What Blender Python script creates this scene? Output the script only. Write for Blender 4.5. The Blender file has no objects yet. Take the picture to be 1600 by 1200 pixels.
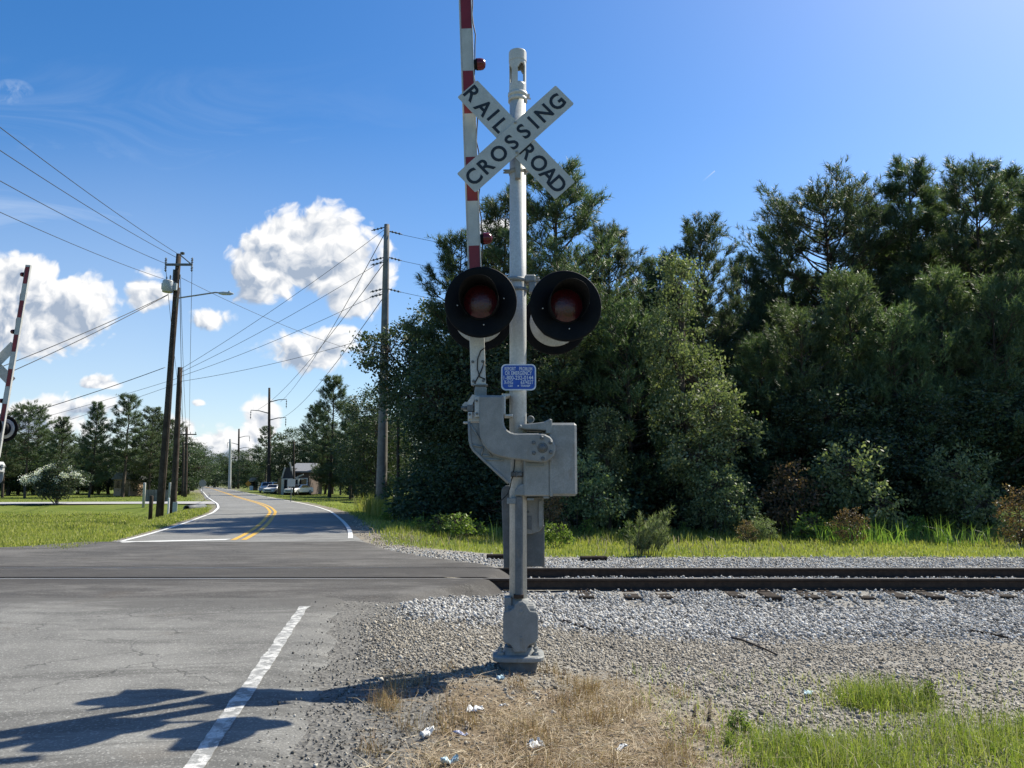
import bpy, math, random
import numpy as np
from mathutils import Vector, Matrix

random.seed(7)
RNG = np.random.default_rng(7)
scene = bpy.context.scene
COL = scene.collection
PI = math.pi

# ------------------------------------------------------------------ camera
F = 1202.0
PITCH = math.radians(7.3)
CP, SP = math.cos(PITCH), math.sin(PITCH)
CAM_Z = 1.5
cam_data = bpy.data.cameras.new("camera")
cam = bpy.data.objects.new("camera", cam_data)
COL.objects.link(cam)
cam.location = (0, 0, CAM_Z)
cam.rotation_euler = (PI / 2 + PITCH, 0, 0)
cam_data.sensor_width = 36.0
cam_data.lens = F / 1600 * 36.0
cam_data.clip_start = 0.05
cam_data.clip_end = 6000
scene.camera = cam


def ray(px, py):
    dx, dy = (px - 800) / F, (py - 600) / F
    return dx, CP + dy * SP, -dy * CP + SP


def gp(px, py, z=0.0):
    X, Y, Z = ray(px, py)
    t = (z - CAM_Z) / Z
    return Vector((X * t, Y * t, z))


def at(px, py, Y):
    X, Yd, Z = ray(px, py)
    t = Y / Yd
    return Vector((X * t, Y, CAM_Z + Z * t))


# ------------------------------------------------------------------ light
SUN_EL, SUN_AZ = math.radians(47), math.radians(52)
sun_dir = Vector((math.sin(SUN_AZ) * math.cos(SUN_EL), math.cos(SUN_AZ) * math.cos(SUN_EL), math.sin(SUN_EL)))
sd = bpy.data.lights.new("sun", "SUN")
sd.energy = 5.0
sd.angle = math.radians(0.5)
sd.color = (1.0, 0.94, 0.80)
sun = bpy.data.objects.new("sun", sd)
COL.objects.link(sun)
sun.rotation_euler = (-sun_dir).to_track_quat('-Z', 'Y').to_euler()
sun.location = (20, 15, 40)

scene.view_settings.view_transform = 'Standard'
scene.view_settings.look = 'None'
scene.view_settings.exposure = 0.72
scene.view_settings.gamma = 1.0
scene.cycles.max_bounces = 5
scene.cycles.diffuse_bounces = 3
scene.cycles.glossy_bounces = 2
scene.cycles.transmission_bounces = 3

# ------------------------------------------------------------------ sky
world = bpy.data.worlds.new("World")
scene.world = world
world.use_nodes = True
WT = world.node_tree
WT.nodes.clear()


class NB:
    """small node-expression helper"""
    def __init__(s, tree):
        s.t = tree

    def n(s, typ, **kw):
        nd = s.t.nodes.new(typ)
        for k, v in kw.items():
            setattr(nd, k, v)
        return nd

    def put(s, sock, v):
        if isinstance(v, bpy.types.NodeSocket):
            s.t.links.new(v, sock)
        elif v is not None:
            try:
                sock.default_value = v
            except Exception:
                sock.default_value = (*v, 1.0) if len(v) == 3 else v

    def m(s, op, a, b=None, c=None, clamp=False):
        nd = s.n('ShaderNodeMath', operation=op, use_clamp=clamp)
        s.put(nd.inputs[0], a)
        if b is not None: s.put(nd.inputs[1], b)
        if c is not None: s.put(nd.inputs[2], c)
        return nd.outputs[0]

    def v(s, op, a, b=None, scale=None):
        nd = s.n('ShaderNodeVectorMath', operation=op)
        s.put(nd.inputs[0], a)
        if b is not None: s.put(nd.inputs[1], b)
        if scale is not None: s.put(nd.inputs['Scale'], scale)
        return nd.outputs['Value'] if op in ('LENGTH', 'DOT_PRODUCT', 'DISTANCE') else nd.outputs[0]

    def mix(s, fac, a, b, blend='MIX'):
        nd = s.n('ShaderNodeMix', data_type='RGBA', blend_type=blend)
        s.put(nd.inputs[0], fac)
        s.put(nd.inputs[6], a)
        s.put(nd.inputs[7], b)
        return nd.outputs[2]

    def mixf(s, fac, a, b):
        nd = s.n('ShaderNodeMix', data_type='FLOAT')
        s.put(nd.inputs[0], fac)
        s.put(nd.inputs[2], a)
        s.put(nd.inputs[3], b)
        return nd.outputs[0]

    def noise(s, vec, scale, detail=4, rough=0.55, dist=0.0, out='Fac', dim='3D'):
        nd = s.n('ShaderNodeTexNoise', noise_dimensions=dim)
        if vec is not None: s.put(nd.inputs['Vector'], vec)
        nd.inputs['Scale'].default_value = scale
        nd.inputs['Detail'].default_value = detail
        nd.inputs['Roughness'].default_value = rough
        nd.inputs['Distortion'].default_value = dist
        return nd.outputs[out]

    def voro(s, vec, scale, feature='F1', out='Distance', rand=1.0, dim='3D'):
        nd = s.n('ShaderNodeTexVoronoi', feature=feature, voronoi_dimensions=dim)
        if vec is not None: s.put(nd.inputs['Vector'], vec)
        nd.inputs['Scale'].default_value = scale
        nd.inputs['Randomness'].default_value = rand
        return nd.outputs[out]

    def sstep(s, x, lo, hi):
        nd = s.n('ShaderNodeMapRange', interpolation_type='SMOOTHSTEP')
        s.put(nd.inputs[0], x)
        nd.inputs[1].default_value = lo
        nd.inputs[2].default_value = hi
        return nd.outputs[0]

    def lin(s, x, lo, hi, a=0.0, b=1.0):
        nd = s.n('ShaderNodeMapRange')
        s.put(nd.inputs[0], x)
        nd.inputs[1].default_value = lo
        nd.inputs[2].default_value = hi
        nd.inputs[3].default_value = a
        nd.inputs[4].default_value = b
        return nd.outputs[0]

    def ramp(s, fac, stops):
        nd = s.n('ShaderNodeValToRGB')
        s.put(nd.inputs[0], fac)
        els = nd.color_ramp.elements
        while len(els) < len(stops): els.new(0.5)
        for e, (p, c) in zip(els, stops):
            e.position = p
            e.color = (*c, 1)
        return nd.outputs[0]


def build_sky():
    b = NB(WT)
    out = b.n('ShaderNodeOutputWorld')
    bg = b.n('ShaderNodeBackground')
    WT.links.new(bg.outputs[0], out.inputs[0])
    STR = 0.10
    bg.inputs['Strength'].default_value = STR
    sky = b.n('ShaderNodeTexSky', sky_type='NISHITA')
    sky.sun_disc = False
    sky.sun_elevation = SUN_EL
    sky.sun_rotation = SUN_AZ
    sky.altitude = 50
    sky.air_density = 1.0
    sky.dust_density = 0.6
    sky.ozone_density = 2.5
    hs = b.n('ShaderNodeHueSaturation')
    hs.inputs['Hue'].default_value = 0.504
    hs.inputs['Saturation'].default_value = 1.36
    hs.inputs['Value'].default_value = 1.0
    WT.links.new(sky.outputs[0], hs.inputs['Color'])
    skyc = hs.outputs[0]
    tc = b.n('ShaderNodeTexCoord')
    d = tc.outputs['Generated']
    sep = b.n('ShaderNodeSeparateXYZ')
    WT.links.new(d, sep.inputs[0])
    X, Y, Z = sep.outputs
    yy = b.m('MAXIMUM', b.m('ABSOLUTE', Y), 0.05)
    u = b.m('DIVIDE', X, yy)
    v = b.m('DIVIDE', Z, yy)
    comb = b.n('ShaderNodeCombineXYZ')
    WT.links.new(u, comb.inputs[0]); WT.links.new(v, comb.inputs[1])
    P = comb.outputs[0]
    # billowing: puffs + fractal noise in the (direction based) tangent plane
    wv = b.noise(P, 9.0, 4, 0.55, out='Color', dim='2D')
    Pw = b.v('ADD', P, b.v('SCALE', b.v('SUBTRACT', wv, (0.5, 0.5, 0.5)), scale=0.07))

    def field(off):
        q = b.v('ADD', Pw, off)
        f = b.noise(q, 13.0, 8, 0.60, dim='2D')
        v1 = b.voro(q, 15.0, dim='2D')
        v2 = b.voro(b.v('ADD', q, (.37, .11, 0)), 36.0, dim='2D')
        v3 = b.voro(b.v('ADD', q, (.21, .53, 0)), 80.0, dim='2D')
        puff = b.m('ADD', b.m('MULTIPLY', b.m('SUBTRACT', 0.45, v1), 0.50), b.m('MULTIPLY', b.m('SUBTRACT', 0.45, v2), 0.34))
        puff = b.m('ADD', puff, b.m('MULTIPLY', b.m('SUBTRACT', 0.45, v3), 0.18))
        return b.m('ADD', b.m('MULTIPLY', b.m('SUBTRACT', f, 0.5), 1.3), puff)

    f0 = field((0, 0, 0))
    f1 = field((0.009, 0.013, 0))
    clouds = [  # px, py, rx, ry up, ry down (in the tangent plane of the view north)
        (478, 410, 132, 96, 66, 1.35), (400, 430, 60, 60, 45, .9), (556, 450, 66, 56, 44, 1.0),
        (40, 500, 155, 96, 66, 1.2), (120, 470, 60, 52, 40, .7), (18, 440, 60, 52, 60, .9),
        (236, 462, 52, 36, 30, .75), (490, 550, 88, 40, 34, .75), (325, 497, 34, 18, 14, .45),
        (158, 598, 36, 13, 9, .6), (410, 655, 34, 52, 40, .95), (285, 668, 38, 26, 22, .8), (120, 640, 95, 20, 14, .55),
        (330, 705, 120, 34, 40, .75), (310, 630, 14, 8, 7, .6), (60, 655, 130, 36, 40, .6),
        (770, 358, 26, 15, 13, .4), (-160, 520, 140, 70, 50, .9),
    ]
    E, Hs_, Ws_ = None, None, None
    for (cx, cy, rx, ru, rd, amp) in clouds:
        X0, Y0, Z0 = ray(cx, cy)
        cu, cv = X0 / Y0, Z0 / Y0
        k = 1 / F
        du = b.m('DIVIDE', b.m('SUBTRACT', u, cu), rx * k)
        dv = b.m('SUBTRACT', v, cv)
        up = b.m('DIVIDE', b.m('MAXIMUM', dv, 0.0), ru * k)
        dn = b.m('DIVIDE', b.m('MINIMUM', dv, 0.0), rd * k)
        dvn = b.m('ADD', up, dn)
        r2 = b.m('ADD', b.m('MULTIPLY', du, du), b.m('MULTIPLY', dvn, dvn))
        e = b.m('MULTIPLY', b.m('SUBTRACT', 1.0, b.m('SQRT', r2)), amp)
        hgt = b.m('ADD', b.m('MULTIPLY', dvn, 0.62), b.m('MULTIPLY', du, 0.30))
        w = b.m('POWER', b.m('MAXIMUM', b.m('ADD', e, 0.35), 0.0001), 2.0)
        wh = b.m('MULTIPLY', w, hgt)
        if E is None:
            E, Hs_, Ws_ = e, wh, w
        else:
            Hs_ = b.m('ADD', Hs_, wh)
            Ws_ = b.m('ADD', Ws_, w)
            E = b.m('SMOOTH_MAX', E, e, 0.12)
    Hh = b.m('DIVIDE', Hs_, b.m('MAXIMUM', Ws_, 0.0001))
    dens = b.m('ADD', b.m('MAXIMUM', E, -1.0), b.m('MULTIPLY', f0, 0.9))
    alpha = b.sstep(dens, 0.0, 0.30)
    front = b.m('GREATER_THAN', Y, 0.02)
    alpha = b.m('MULTIPLY', alpha, front)
    emb = b.m('SUBTRACT', f0, f1)
    thick = b.sstep(dens, 0.05, 0.7)
    lit = b.m('ADD', b.m('ADD', b.m('MULTIPLY', emb, 2.3), b.m('MULTIPLY', Hh, 0.75)), b.m('SUBTRACT', 0.82, b.m('MULTIPLY', thick, 0.26)), clamp=True)
    g = 1.0 / STR
    ccol = b.mix(lit, (0.24 * g, 0.29 * g, 0.37 * g), (0.62 * g, 0.62 * g, 0.62 * g))
    # thin high veil on the left half, streaky
    stretch = b.v('MULTIPLY', P, (1.0, 3.2, 1.0))
    ve = b.noise(stretch, 3.2, 7, 0.6, 0.8, dim='2D')
    ve = b.sstep(ve, 0.42, 0.78)
    lm = b.m('MULTIPLY', b.lin(u, -0.75, -0.05, 1.0, 0.0), b.lin(v, 0.60, 0.20, 0.0, 1.0))
    vmask = b.m('MULTIPLY', b.m('MULTIPLY', ve, lm), 0.78)
    vmask = b.m('MULTIPLY', vmask, front)
    X0, Y0, Z0 = ray(16, 145)
    du = b.m('MULTIPLY', b.m('SUBTRACT', u, X0 / Y0), F / 42.0)
    dv = b.m('MULTIPLY', b.m('SUBTRACT', v, Z0 / Y0), F / 26.0)
    wisp = b.m('SUBTRACT', 1.0, b.m('ADD', b.m('MULTIPLY', du, du), b.m('MULTIPLY', dv, dv)), clamp=True)
    wisp = b.m('MULTIPLY', wisp, b.lin(b.noise(Pw, 22.0, 5, 0.6, dim='2D'), 0.3, 0.7, 0.0, 0.75))
    wisp = b.m('MULTIPLY', wisp, front)
    vmask = b.m('MAXIMUM', vmask, wisp)
    # wide soft brightening low in the left sky
    low = b.m('MULTIPLY', b.lin(v, 0.50, 0.05, 0.0, 0.50), b.lin(u, 0.05, -0.5, 0.25, 1.0))
    vmask = b.m('MAXIMUM', vmask, b.m('MULTIPLY', low, front))
    c1 = b.mix(vmask, skyc, (0.47 * g, 0.53 * g, 0.61 * g))
    # short vapour trail
    a0, a1 = ray(1097, 284), ray(1117, 267)
    ax, ay = a0[0] / a0[1], a0[2] / a0[1]
    bx, by = a1[0] / a1[1], a1[2] / a1[1]
    L = math.hypot(bx - ax, by - ay)
    tx, ty = (bx - ax) / L, (by - ay) / L
    pu, pv = b.m('SUBTRACT', u, ax), b.m('SUBTRACT', v, ay)
    al = b.m('ADD', b.m('MULTIPLY', pu, tx), b.m('MULTIPLY', pv, ty))
    ac = b.m('ABSOLUTE', b.m('SUBTRACT', b.m('MULTIPLY', pu, ty), b.m('MULTIPLY', pv, tx)))
    tr = b.m('MULTIPLY', b.m('MULTIPLY', b.lin(ac, 0.0, 0.0011, 1, 0), b.lin(al, 0, L, 0, 0.45)), b.m('LESS_THAN', al, L))
    tr = b.m('MULTIPLY', tr, front)
    c1 = b.mix(b.m('MAXIMUM', tr, 0.0), c1, (0.6 * g, 0.6 * g, 0.6 * g))
    c2 = b.mix(alpha, c1, ccol)
    WT.links.new(c2, bg.inputs['Color'])
    world.cycles.sampling_method = 'MANUAL'
    world.cycles.sample_map_resolution = 512


build_sky()

# ------------------------------------------------------------------ object helpers


def tag(o, label=None, cat=None, group=None, kind=None):
    if label: o['label'] = label
    if cat: o['category'] = cat
    if group: o['group'] = group
    if kind: o['kind'] = kind
    return o


def empty(name, loc=(0, 0, 0), rz=0.0):
    o = bpy.data.objects.new(name, None)
    o.empty_display_size = 0.2
    COL.objects.link(o)
    o.location = loc
    o.rotation_euler = (0, 0, rz)
    return o


def link(name, me, mats, parent=None, loc=None):
    o = bpy.data.objects.new(name, me)
    COL.objects.link(o)
    if mats is not None:
        for m_ in (mats if isinstance(mats, (list, tuple)) else [mats]):
            me.materials.append(m_)
    if parent is not None: o.parent = parent
    if loc is not None: o.location = loc
    return o


def copy_tree(o, parent=None):
    c = o.copy()
    COL.objects.link(c)
    if parent is not None: c.parent = parent
    for ch in list(o.children):
        copy_tree(ch, c)
    return c


def np_mesh(name, V, Fc, smooth=False):
    """V (N,3); Fc list of int arrays (M,k)"""
    me = bpy.data.meshes.new(name)
    V = np.asarray(V, np.float32)
    if not isinstance(Fc, list): Fc = [Fc]
    Fc = [np.asarray(f, np.int32) for f in Fc if len(f)]
    nl = sum(f.size for f in Fc)
    npoly = sum(len(f) for f in Fc)
    me.vertices.add(len(V)); me.loops.add(nl); me.polygons.add(npoly)
    me.vertices.foreach_set('co', V.ravel())
    me.loops.foreach_set('vertex_index', np.concatenate([f.ravel() for f in Fc]))
    tot = np.concatenate([np.full(len(f), f.shape[1], np.int32) for f in Fc])
    st = np.concatenate([[0], np.cumsum(tot)[:-1]]).astype(np.int32)
    me.polygons.foreach_set('loop_start', st)
    me.polygons.foreach_set('loop_total', tot)
    if smooth:
        me.polygons.foreach_set('use_smooth', np.ones(npoly, bool))
    me.update(calc_edges=True)
    return me


class MB:
    """collects boxes, tubes, prisms, lathes into one mesh"""
    def __init__(s, origin=(0, 0, 0)):
        s.V, s.Fs, s.M, s.S = [], [], [], []
        s.o = Vector(origin)

    def add(s, verts, faces, mat=0, smooth=False):
        k = len(s.V)
        s.V += [Vector(v) - s.o for v in verts]
        for f in faces:
            s.Fs.append([i + k for i in f]); s.M.append(mat); s.S.append(smooth)
        return s

    def box(s, c, size, rot=None, mat=0, bev=0.0):
        hx, hy, hz = size[0] / 2, size[1] / 2, size[2] / 2
        R = rot if rot is not None else Matrix.Identity(3)
        c = Vector(c)
        if bev <= 0:
            vs = [c + R @ Vector((x * hx, y * hy, z * hz)) for x in (-1, 1) for y in (-1, 1) for z in (-1, 1)]
            fs = [(0, 1, 3, 2), (4, 6, 7, 5), (0, 4, 5, 1), (2, 3, 7, 6), (0, 2, 6, 4), (1, 5, 7, 3)]
            return s.add(vs, fs, mat)
        # chamfered box from three nested layers
        b_ = min(bev, hx * .9, hy * .9, hz * .9)
        import itertools
        vs, idx = [], {}
        for sx, sy, sz in itertools.product((-1, 1), repeat=3):
            for ax in range(3):
                p = [sx * (hx - b_), sy * (hy - b_), sz * (hz - b_)]
                p[ax] = (sx, sy, sz)[ax] * (hx, hy, hz)[ax]
                idx[(sx, sy, sz, ax)] = len(vs)
                vs.append(c + R @ Vector(p))
        fs = []
        for ax in range(3):
            o1, o2 = [a for a in range(3) if a != ax]
            for sg in (-1, 1):
                q = []
                for (p1, p2) in ((-1, -1), (1, -1), (1, 1), (-1, 1)):
                    t = [0, 0, 0]; t[ax] = sg; t[o1] = p1; t[o2] = p2
                    q.append(idx[(*t, ax)])
                fs.append(q)
        for ax in range(3):
            o1, o2 = [a for a in range(3) if a != ax]
            for p1 in (-1, 1):
                for p2 in (-1, 1):
                    q = []
                    for sg, axx in ((-1, o1), (1, o1), (1, o2), (-1, o2)):
                        t = [0, 0, 0]; t[ax] = sg; t[o1] = p1; t[o2] = p2
                        q.append(idx[(*t, axx)])
                    fs.append(q)
        for sx, sy, sz in itertools.product((-1, 1), repeat=3):
            fs.append([idx[(sx, sy, sz, a)] for a in range(3)])
        return s.add(vs, fs, mat)

    def tube(s, pts, r, n=10, mat=0, caps=True, smooth=True):
        pts = [Vector(p) for p in pts]
        rs = r if isinstance(r, (list, tuple)) else [r] * len(pts)
        vs, fs = [], []
        ref = None
        for i, p in enumerate(pts):
            t = (pts[min(i + 1, len(pts) - 1)] - pts[max(i - 1, 0)]).normalized()
            if ref is None:
                ref = Vector((0, 1, 0)) if abs(t.y) < 0.9 else Vector((1, 0, 0))
            a = (ref - t * ref.dot(t)).normalized()
            ref = a
            bb = t.cross(a)
            for j in range(n):
                an = 2 * PI * j / n
                vs.append(p + (a * math.cos(an) + bb * math.sin(an)) * rs[i])
        for i in range(len(pts) - 1):
            for j in range(n):
                j2 = (j + 1) % n
                fs.append((i * n + j, i * n + j2, (i + 1) * n + j2, (i + 1) * n + j))
        s.add(vs, fs, mat, smooth)
        if caps:
            k = len(s.V) - len(vs)
            s.Fs.append([k + j for j in range(n)][::-1]); s.M.append(mat); s.S.append(False)
            k2 = k + (len(pts) - 1) * n
            s.Fs.append([k2 + j for j in range(n)]); s.M.append(mat); s.S.append(False)
        return s

    def lathe(s, c, prof, axis='Z', n=24, mat=0, smooth=True):
        """prof: list of (r, h) along axis"""
        c = Vector(c)
        ax = {'X': (Vector((0, 1, 0)), Vector((0, 0, 1)), Vector((1, 0, 0))),
              'Y': (Vector((0, 0, 1)), Vector((1, 0, 0)), Vector((0, 1, 0))),
              'Z': (Vector((1, 0, 0)), Vector((0, 1, 0)), Vector((0, 0, 1)))}[axis] if isinstance(axis, str) else axis
        vs, fs = [], []
        for (r, h) in prof:
            for j in range(n):
                an = 2 * PI * j / n
                vs.append(c + ax[0] * (r * math.cos(an)) + ax[1] * (r * math.sin(an)) + ax[2] * h)
        for i in range(len(prof) - 1):
            for j in range(n):
                j2 = (j + 1) % n
                fs.append((i * n + j, i * n + j2, (i + 1) * n + j2, (i + 1) * n + j))
        return s.add(vs, fs, mat, smooth)

    def prism(s, pts, y0, y1, mat=0, bev=0.0):
        """outline pts (x,z) extruded along Y from y0 (front) to y1"""
        n = len(pts)
        cx = sum(p[0] for p in pts) / n; cz = sum(p[1] for p in pts) / n
        layers = []
        if bev > 0:
            def inset(pts, d):
                out = []
                for i in range(n):
                    p0, p1, p2 = Vector(pts[i - 1]), Vector(pts[i]), Vector(pts[(i + 1) % n])
                    e1 = (p1 - p0).normalized(); e2 = (p2 - p1).normalized()
                    n1 = Vector((-e1.y, e1.x)); n2 = Vector((-e2.y, e2.x))
                    m_ = (n1 + n2)
                    if m_.length < 1e-6: m_ = n1
                    m_.normalize()
                    out.append(p1 + m_ * d / max(0.4, m_.dot(n1)))
                return out
            area = sum(pts[i][0] * pts[(i + 1) % n][1] - pts[(i + 1) % n][0] * pts[i][1] for i in range(n))
            ins = inset(pts, bev if area > 0 else -bev)
            layers = [(ins, y0), (pts, y0 + bev), (pts, y1 - bev), (ins, y1)]
        else:
            layers = [(pts, y0), (pts, y1)]
        vs, fs = [], []
        for (pp, y) in layers:
            vs += [(p[0], y, p[1]) for p in pp]
        for i in range(len(layers) - 1):
            for j in range(n):
                j2 = (j + 1) % n
                fs.append((i * n + j, i * n + j2, (i + 1) * n + j2, (i + 1) * n + j))
        s.add(vs, fs, mat)
        k = len(s.V) - len(vs)
        s.Fs.append([k + j for j in range(n)]); s.M.append(mat); s.S.append(False)
        k2 = k + (len(layers) - 1) * n
        s.Fs.append([k2 + j for j in range(n)][::-1]); s.M.append(mat); s.S.append(False)
        return s

    def build(s, name, mats, parent=None, recalc=True):
        import bmesh
        me = bpy.data.meshes.new(name)
        me.from_pydata([tuple(v) for v in s.V], [], s.Fs)
        me.polygons.foreach_set('material_index', s.M)
        me.polygons.foreach_set('use_smooth', s.S)
        if recalc:
            bm = bmesh.new(); bm.from_mesh(me)
            bmesh.ops.recalc_face_normals(bm, faces=bm.faces[:])
            bm.to_mesh(me); bm.free()
        me.update()
        return link(name, me, mats, parent)


def text_mesh(body, size, extrude=0.001, bold=0.0, spacing=1.0):
    cu = bpy.data.curves.new("lettering", 'FONT')
    cu.body = body; cu.size = size; cu.extrude = extrude; cu.offset = bold
    cu.align_x = 'CENTER'; cu.align_y = 'CENTER'; cu.space_character = spacing
    cu.resolution_u = 4
    o = bpy.data.objects.new("lettering", cu)
    COL.objects.link(o)
    dg = bpy.context.evaluated_depsgraph_get()
    me = bpy.data.meshes.new_from_object(o.evaluated_get(dg))
    V = [v.co.copy() for v in me.vertices]
    Fs = [list(p.vertices) for p in me.polygons]
    bpy.data.objects.remove(o)
    bpy.data.meshes.remove(me)
    return V, Fs


def add_text(mb, body, size, center, ang=0.0, sx=1.0, bold=0.0, flip=False, mat=0, width=None):
    """text standing in the XZ plane, facing -Y, turned by ang in that plane"""
    V, Fs = text_mesh(body, size, 0.0012, bold)
    xs = [v.x for v in V]; ys = [v.y for v in V]
    cx, cy = (min(xs) + max(xs)) / 2, (min(ys) + max(ys)) / 2
    if width: sx = width / (max(xs) - min(xs))
    ca, sa = math.cos(ang), math.sin(ang)
    out = []
    for v in V:
        x, y = (v.x - cx) * sx, (v.y - cy)
        xx, zz = x * ca - y * sa, x * sa + y * ca
        out.append(Vector((center[0] + xx, center[1] - v.z, center[2] + zz)))
    mb.add(out, Fs, mat)


# ------------------------------------------------------------------ materials


def new_mat(name, rough=0.7, spec=0.3):
    m = bpy.data.materials.new(name)
    m.use_nodes = True
    bs = m.node_tree.nodes['Principled BSDF']
    bs.inputs['Roughness'].default_value = rough
    bs.inputs['Specular IOR Level'].default_value = spec
    return m, NB(m.node_tree), bs


def pos(b):
    return b.n('ShaderNodeNewGeometry').outputs['Position']


def objco(b):
    return b.n('ShaderNodeTexCoord').outputs['Object']


def bump(b, bs, h, strength=0.4, dist=0.02):
    nd = b.n('ShaderNodeBump')
    nd.inputs['Strength'].default_value = strength
    nd.inputs['Distance'].default_value = dist
    b.put(nd.inputs['Height'], h)
    b.t.links.new(nd.outputs[0], bs.inputs['Normal'])


def mottled(name, c1, c2, scale=6, rough=0.6, metal=0.0, spec=0.4, bumpk=0.15, c3=None, fine=60):
    """two-tone noise with a fine grain; optional third stain colour"""
    m, b, bs = new_mat(name, rough, spec)
    p = objco(b)
    n = b.noise(p, scale, 6, 0.6)
    col = b.mix(b.sstep(n, 0.35, 0.68), c1, c2)
    g = b.noise(p, fine, 3, 0.6)
    col = b.mix(b.lin(g, 0.3, 0.7, 0.0, 0.5), col, tuple(x * 0.58 for x in c1))
    if c3:
        s_ = b.sstep(b.noise(b.v('MULTIPLY', p, (1, 1, .3)), scale * 1.7, 6, 0.72), 0.55, 0.70)
        col = b.mix(b.m('MULTIPLY', s_, 0.85), col, c3)
    b.put(bs.inputs['Base Color'], col)
    bs.inputs['Metallic'].default_value = metal
    bump(b, bs, g, bumpk, 0.004)
    return m


M = {}
M['mast'] = mottled('silver_paint', (0.50, 0.50, 0.485), (0.60, 0.60, 0.58), 5, 0.5, 0.0, 0.4, 0.2, (0.33, 0.30, 0.25))
M['galv'] = mottled('galvanised_steel', (0.245, 0.25, 0.24), (0.33, 0.335, 0.325), 8, 0.55, 0.0, 0.4, 0.2, (0.21, 0.19, 0.165), 90)
M['cast'] = mottled('cast_aluminium', (0.225, 0.23, 0.225), (0.295, 0.30, 0.29), 10, 0.6, 0.0, 0.35, 0.35, (0.19, 0.175, 0.155), 120)
M['darksteel'] = mottled('dark_steel', (0.11, 0.12, 0.125), (0.16, 0.17, 0.18), 9, 0.6, 0.0, 0.35, 0.3, (0.19, 0.16, 0.13))
M['rust'] = mottled('rusty_steel', (0.045, 0.032, 0.025), (0.075, 0.05, 0.036), 12, 0.8, 0.0, 0.2, 0.4)
M['black'] = mottled('matt_black_paint', (0.004, 0.0045, 0.006), (0.008, 0.0085, 0.010), 4, 0.65, 0.0, 0.15, 0.1)
M['blackrubber'] = mottled('black_cable', (0.012, 0.012, 0.012), (0.02, 0.02, 0.02), 9, 0.6)
M['alu'] = mottled('pale_aluminium', (0.50, 0.50, 0.48), (0.60, 0.60, 0.58), 6, 0.45, 0.0, 0.4, 0.15, (0.5, 0.5, 0.47))
M['signwhite'] = mottled('reflective_white_sheet', (0.43, 0.445, 0.43), (0.51, 0.525, 0.505), 7, 0.5, 0.0, 0.4, 0.1, (0.5, 0.53, 0.5), 150)
M['signred'] = mottled('reflective_red_sheet', (0.18, 0.016, 0.022), (0.225, 0.022, 0.028), 6, 0.45, 0.0, 0.4, 0.1, (0.33, 0.03, 0.035), 150)
M['signblack'] = mottled('sign_black_ink', (0.012, 0.016, 0.022), (0.02, 0.024, 0.03), 8, 0.5)
M['signblue'] = mottled('sign_blue', (0.012, 0.075, 0.40), (0.016, 0.09, 0.46), 9, 0.4)
M['signpale'] = mottled('sign_white_print', (0.62, 0.68, 0.78), (0.7, 0.75, 0.82), 9, 0.45)
M['wood'] = mottled('weathered_pole_wood', (0.052, 0.040, 0.032), (0.10, 0.082, 0.068), 3, 0.9, 0, 0.1, 0.5, (0.035, 0.027, 0.022), 30)
M['woodgrey'] = mottled('grey_pole_wood', (0.19, 0.18, 0.165), (0.27, 0.26, 0.24), 3, 0.9, 0, 0.1, 0.5, (0.13, 0.12, 0.11), 30)
M['woodpale'] = mottled('pale_pole', (0.42, 0.42, 0.40), (0.50, 0.50, 0.47), 3, 0.8)
M['tie'] = mottled('creosoted_tie', (0.022, 0.017, 0.014), (0.05, 0.038, 0.03), 7, 0.9, 0, 0.15, 0.6, (0.09, 0.065, 0.05))
M['bark'] = mottled('bark', (0.07, 0.055, 0.045), (0.13, 0.105, 0.085), 4, 0.95, 0, 0.1, 0.6, (0.045, 0.036, 0.03), 25)
M['wire'] = mottled('wire', (0.03, 0.032, 0.035), (0.045, 0.047, 0.05), 4, 0.5)
M['concrete'] = mottled('concrete', (0.36, 0.345, 0.32), (0.46, 0.44, 0.41), 3, 0.9, 0, 0.2, 0.3)
M['whitepaint'] = mottled('white_enamel', (0.74, 0.74, 0.73), (0.80, 0.80, 0.79), 3, 0.3, 0, 0.5, 0.02)
M['yellowpaint'] = mottled('yellow_plastic', (0.62, 0.50, 0.10), (0.70, 0.58, 0.14), 6, 0.5)
M['orange'] = mottled('orange_sign', (0.55, 0.24, 0.03), (0.62, 0.28, 0.04), 6, 0.5)
M['roof'] = mottled('grey_shingles', (0.20, 0.205, 0.22), (0.27, 0.275, 0.29), 6, 0.9, 0, 0.2, 0.3)
M['brickwall'] = mottled('dark_brick', (0.10, 0.075, 0.065), (0.15, 0.11, 0.095), 10, 0.9)
M['stucco'] = mottled('tan_wall', (0.50, 0.36, 0.26), (0.56, 0.42, 0.31), 5, 0.9)
M['darkglass'] = mottled('dark_glass', (0.012, 0.014, 0.017), (0.02, 0.022, 0.026), 3, 0.08, 0, 0.6, 0.0)
M['tyre'] = mottled('tyre_rubber', (0.015, 0.015, 0.015), (0.025, 0.025, 0.025), 9, 0.85)
M['paper'] = mottled('crumpled_paper', (0.70, 0.71, 0.71), (0.80, 0.81, 0.81), 30, 0.85, 0, 0.2, 0.3)
M['paperblue'] = mottled('pale_blue_paper', (0.50, 0.66, 0.72), (0.62, 0.75, 0.80), 30, 0.8, 0, 0.2, 0.3)
M['plasticblue'] = mottled('printed_wrapper', (0.36, 0.38, 0.55), (0.70, 0.71, 0.76), 45, 0.5)


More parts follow.
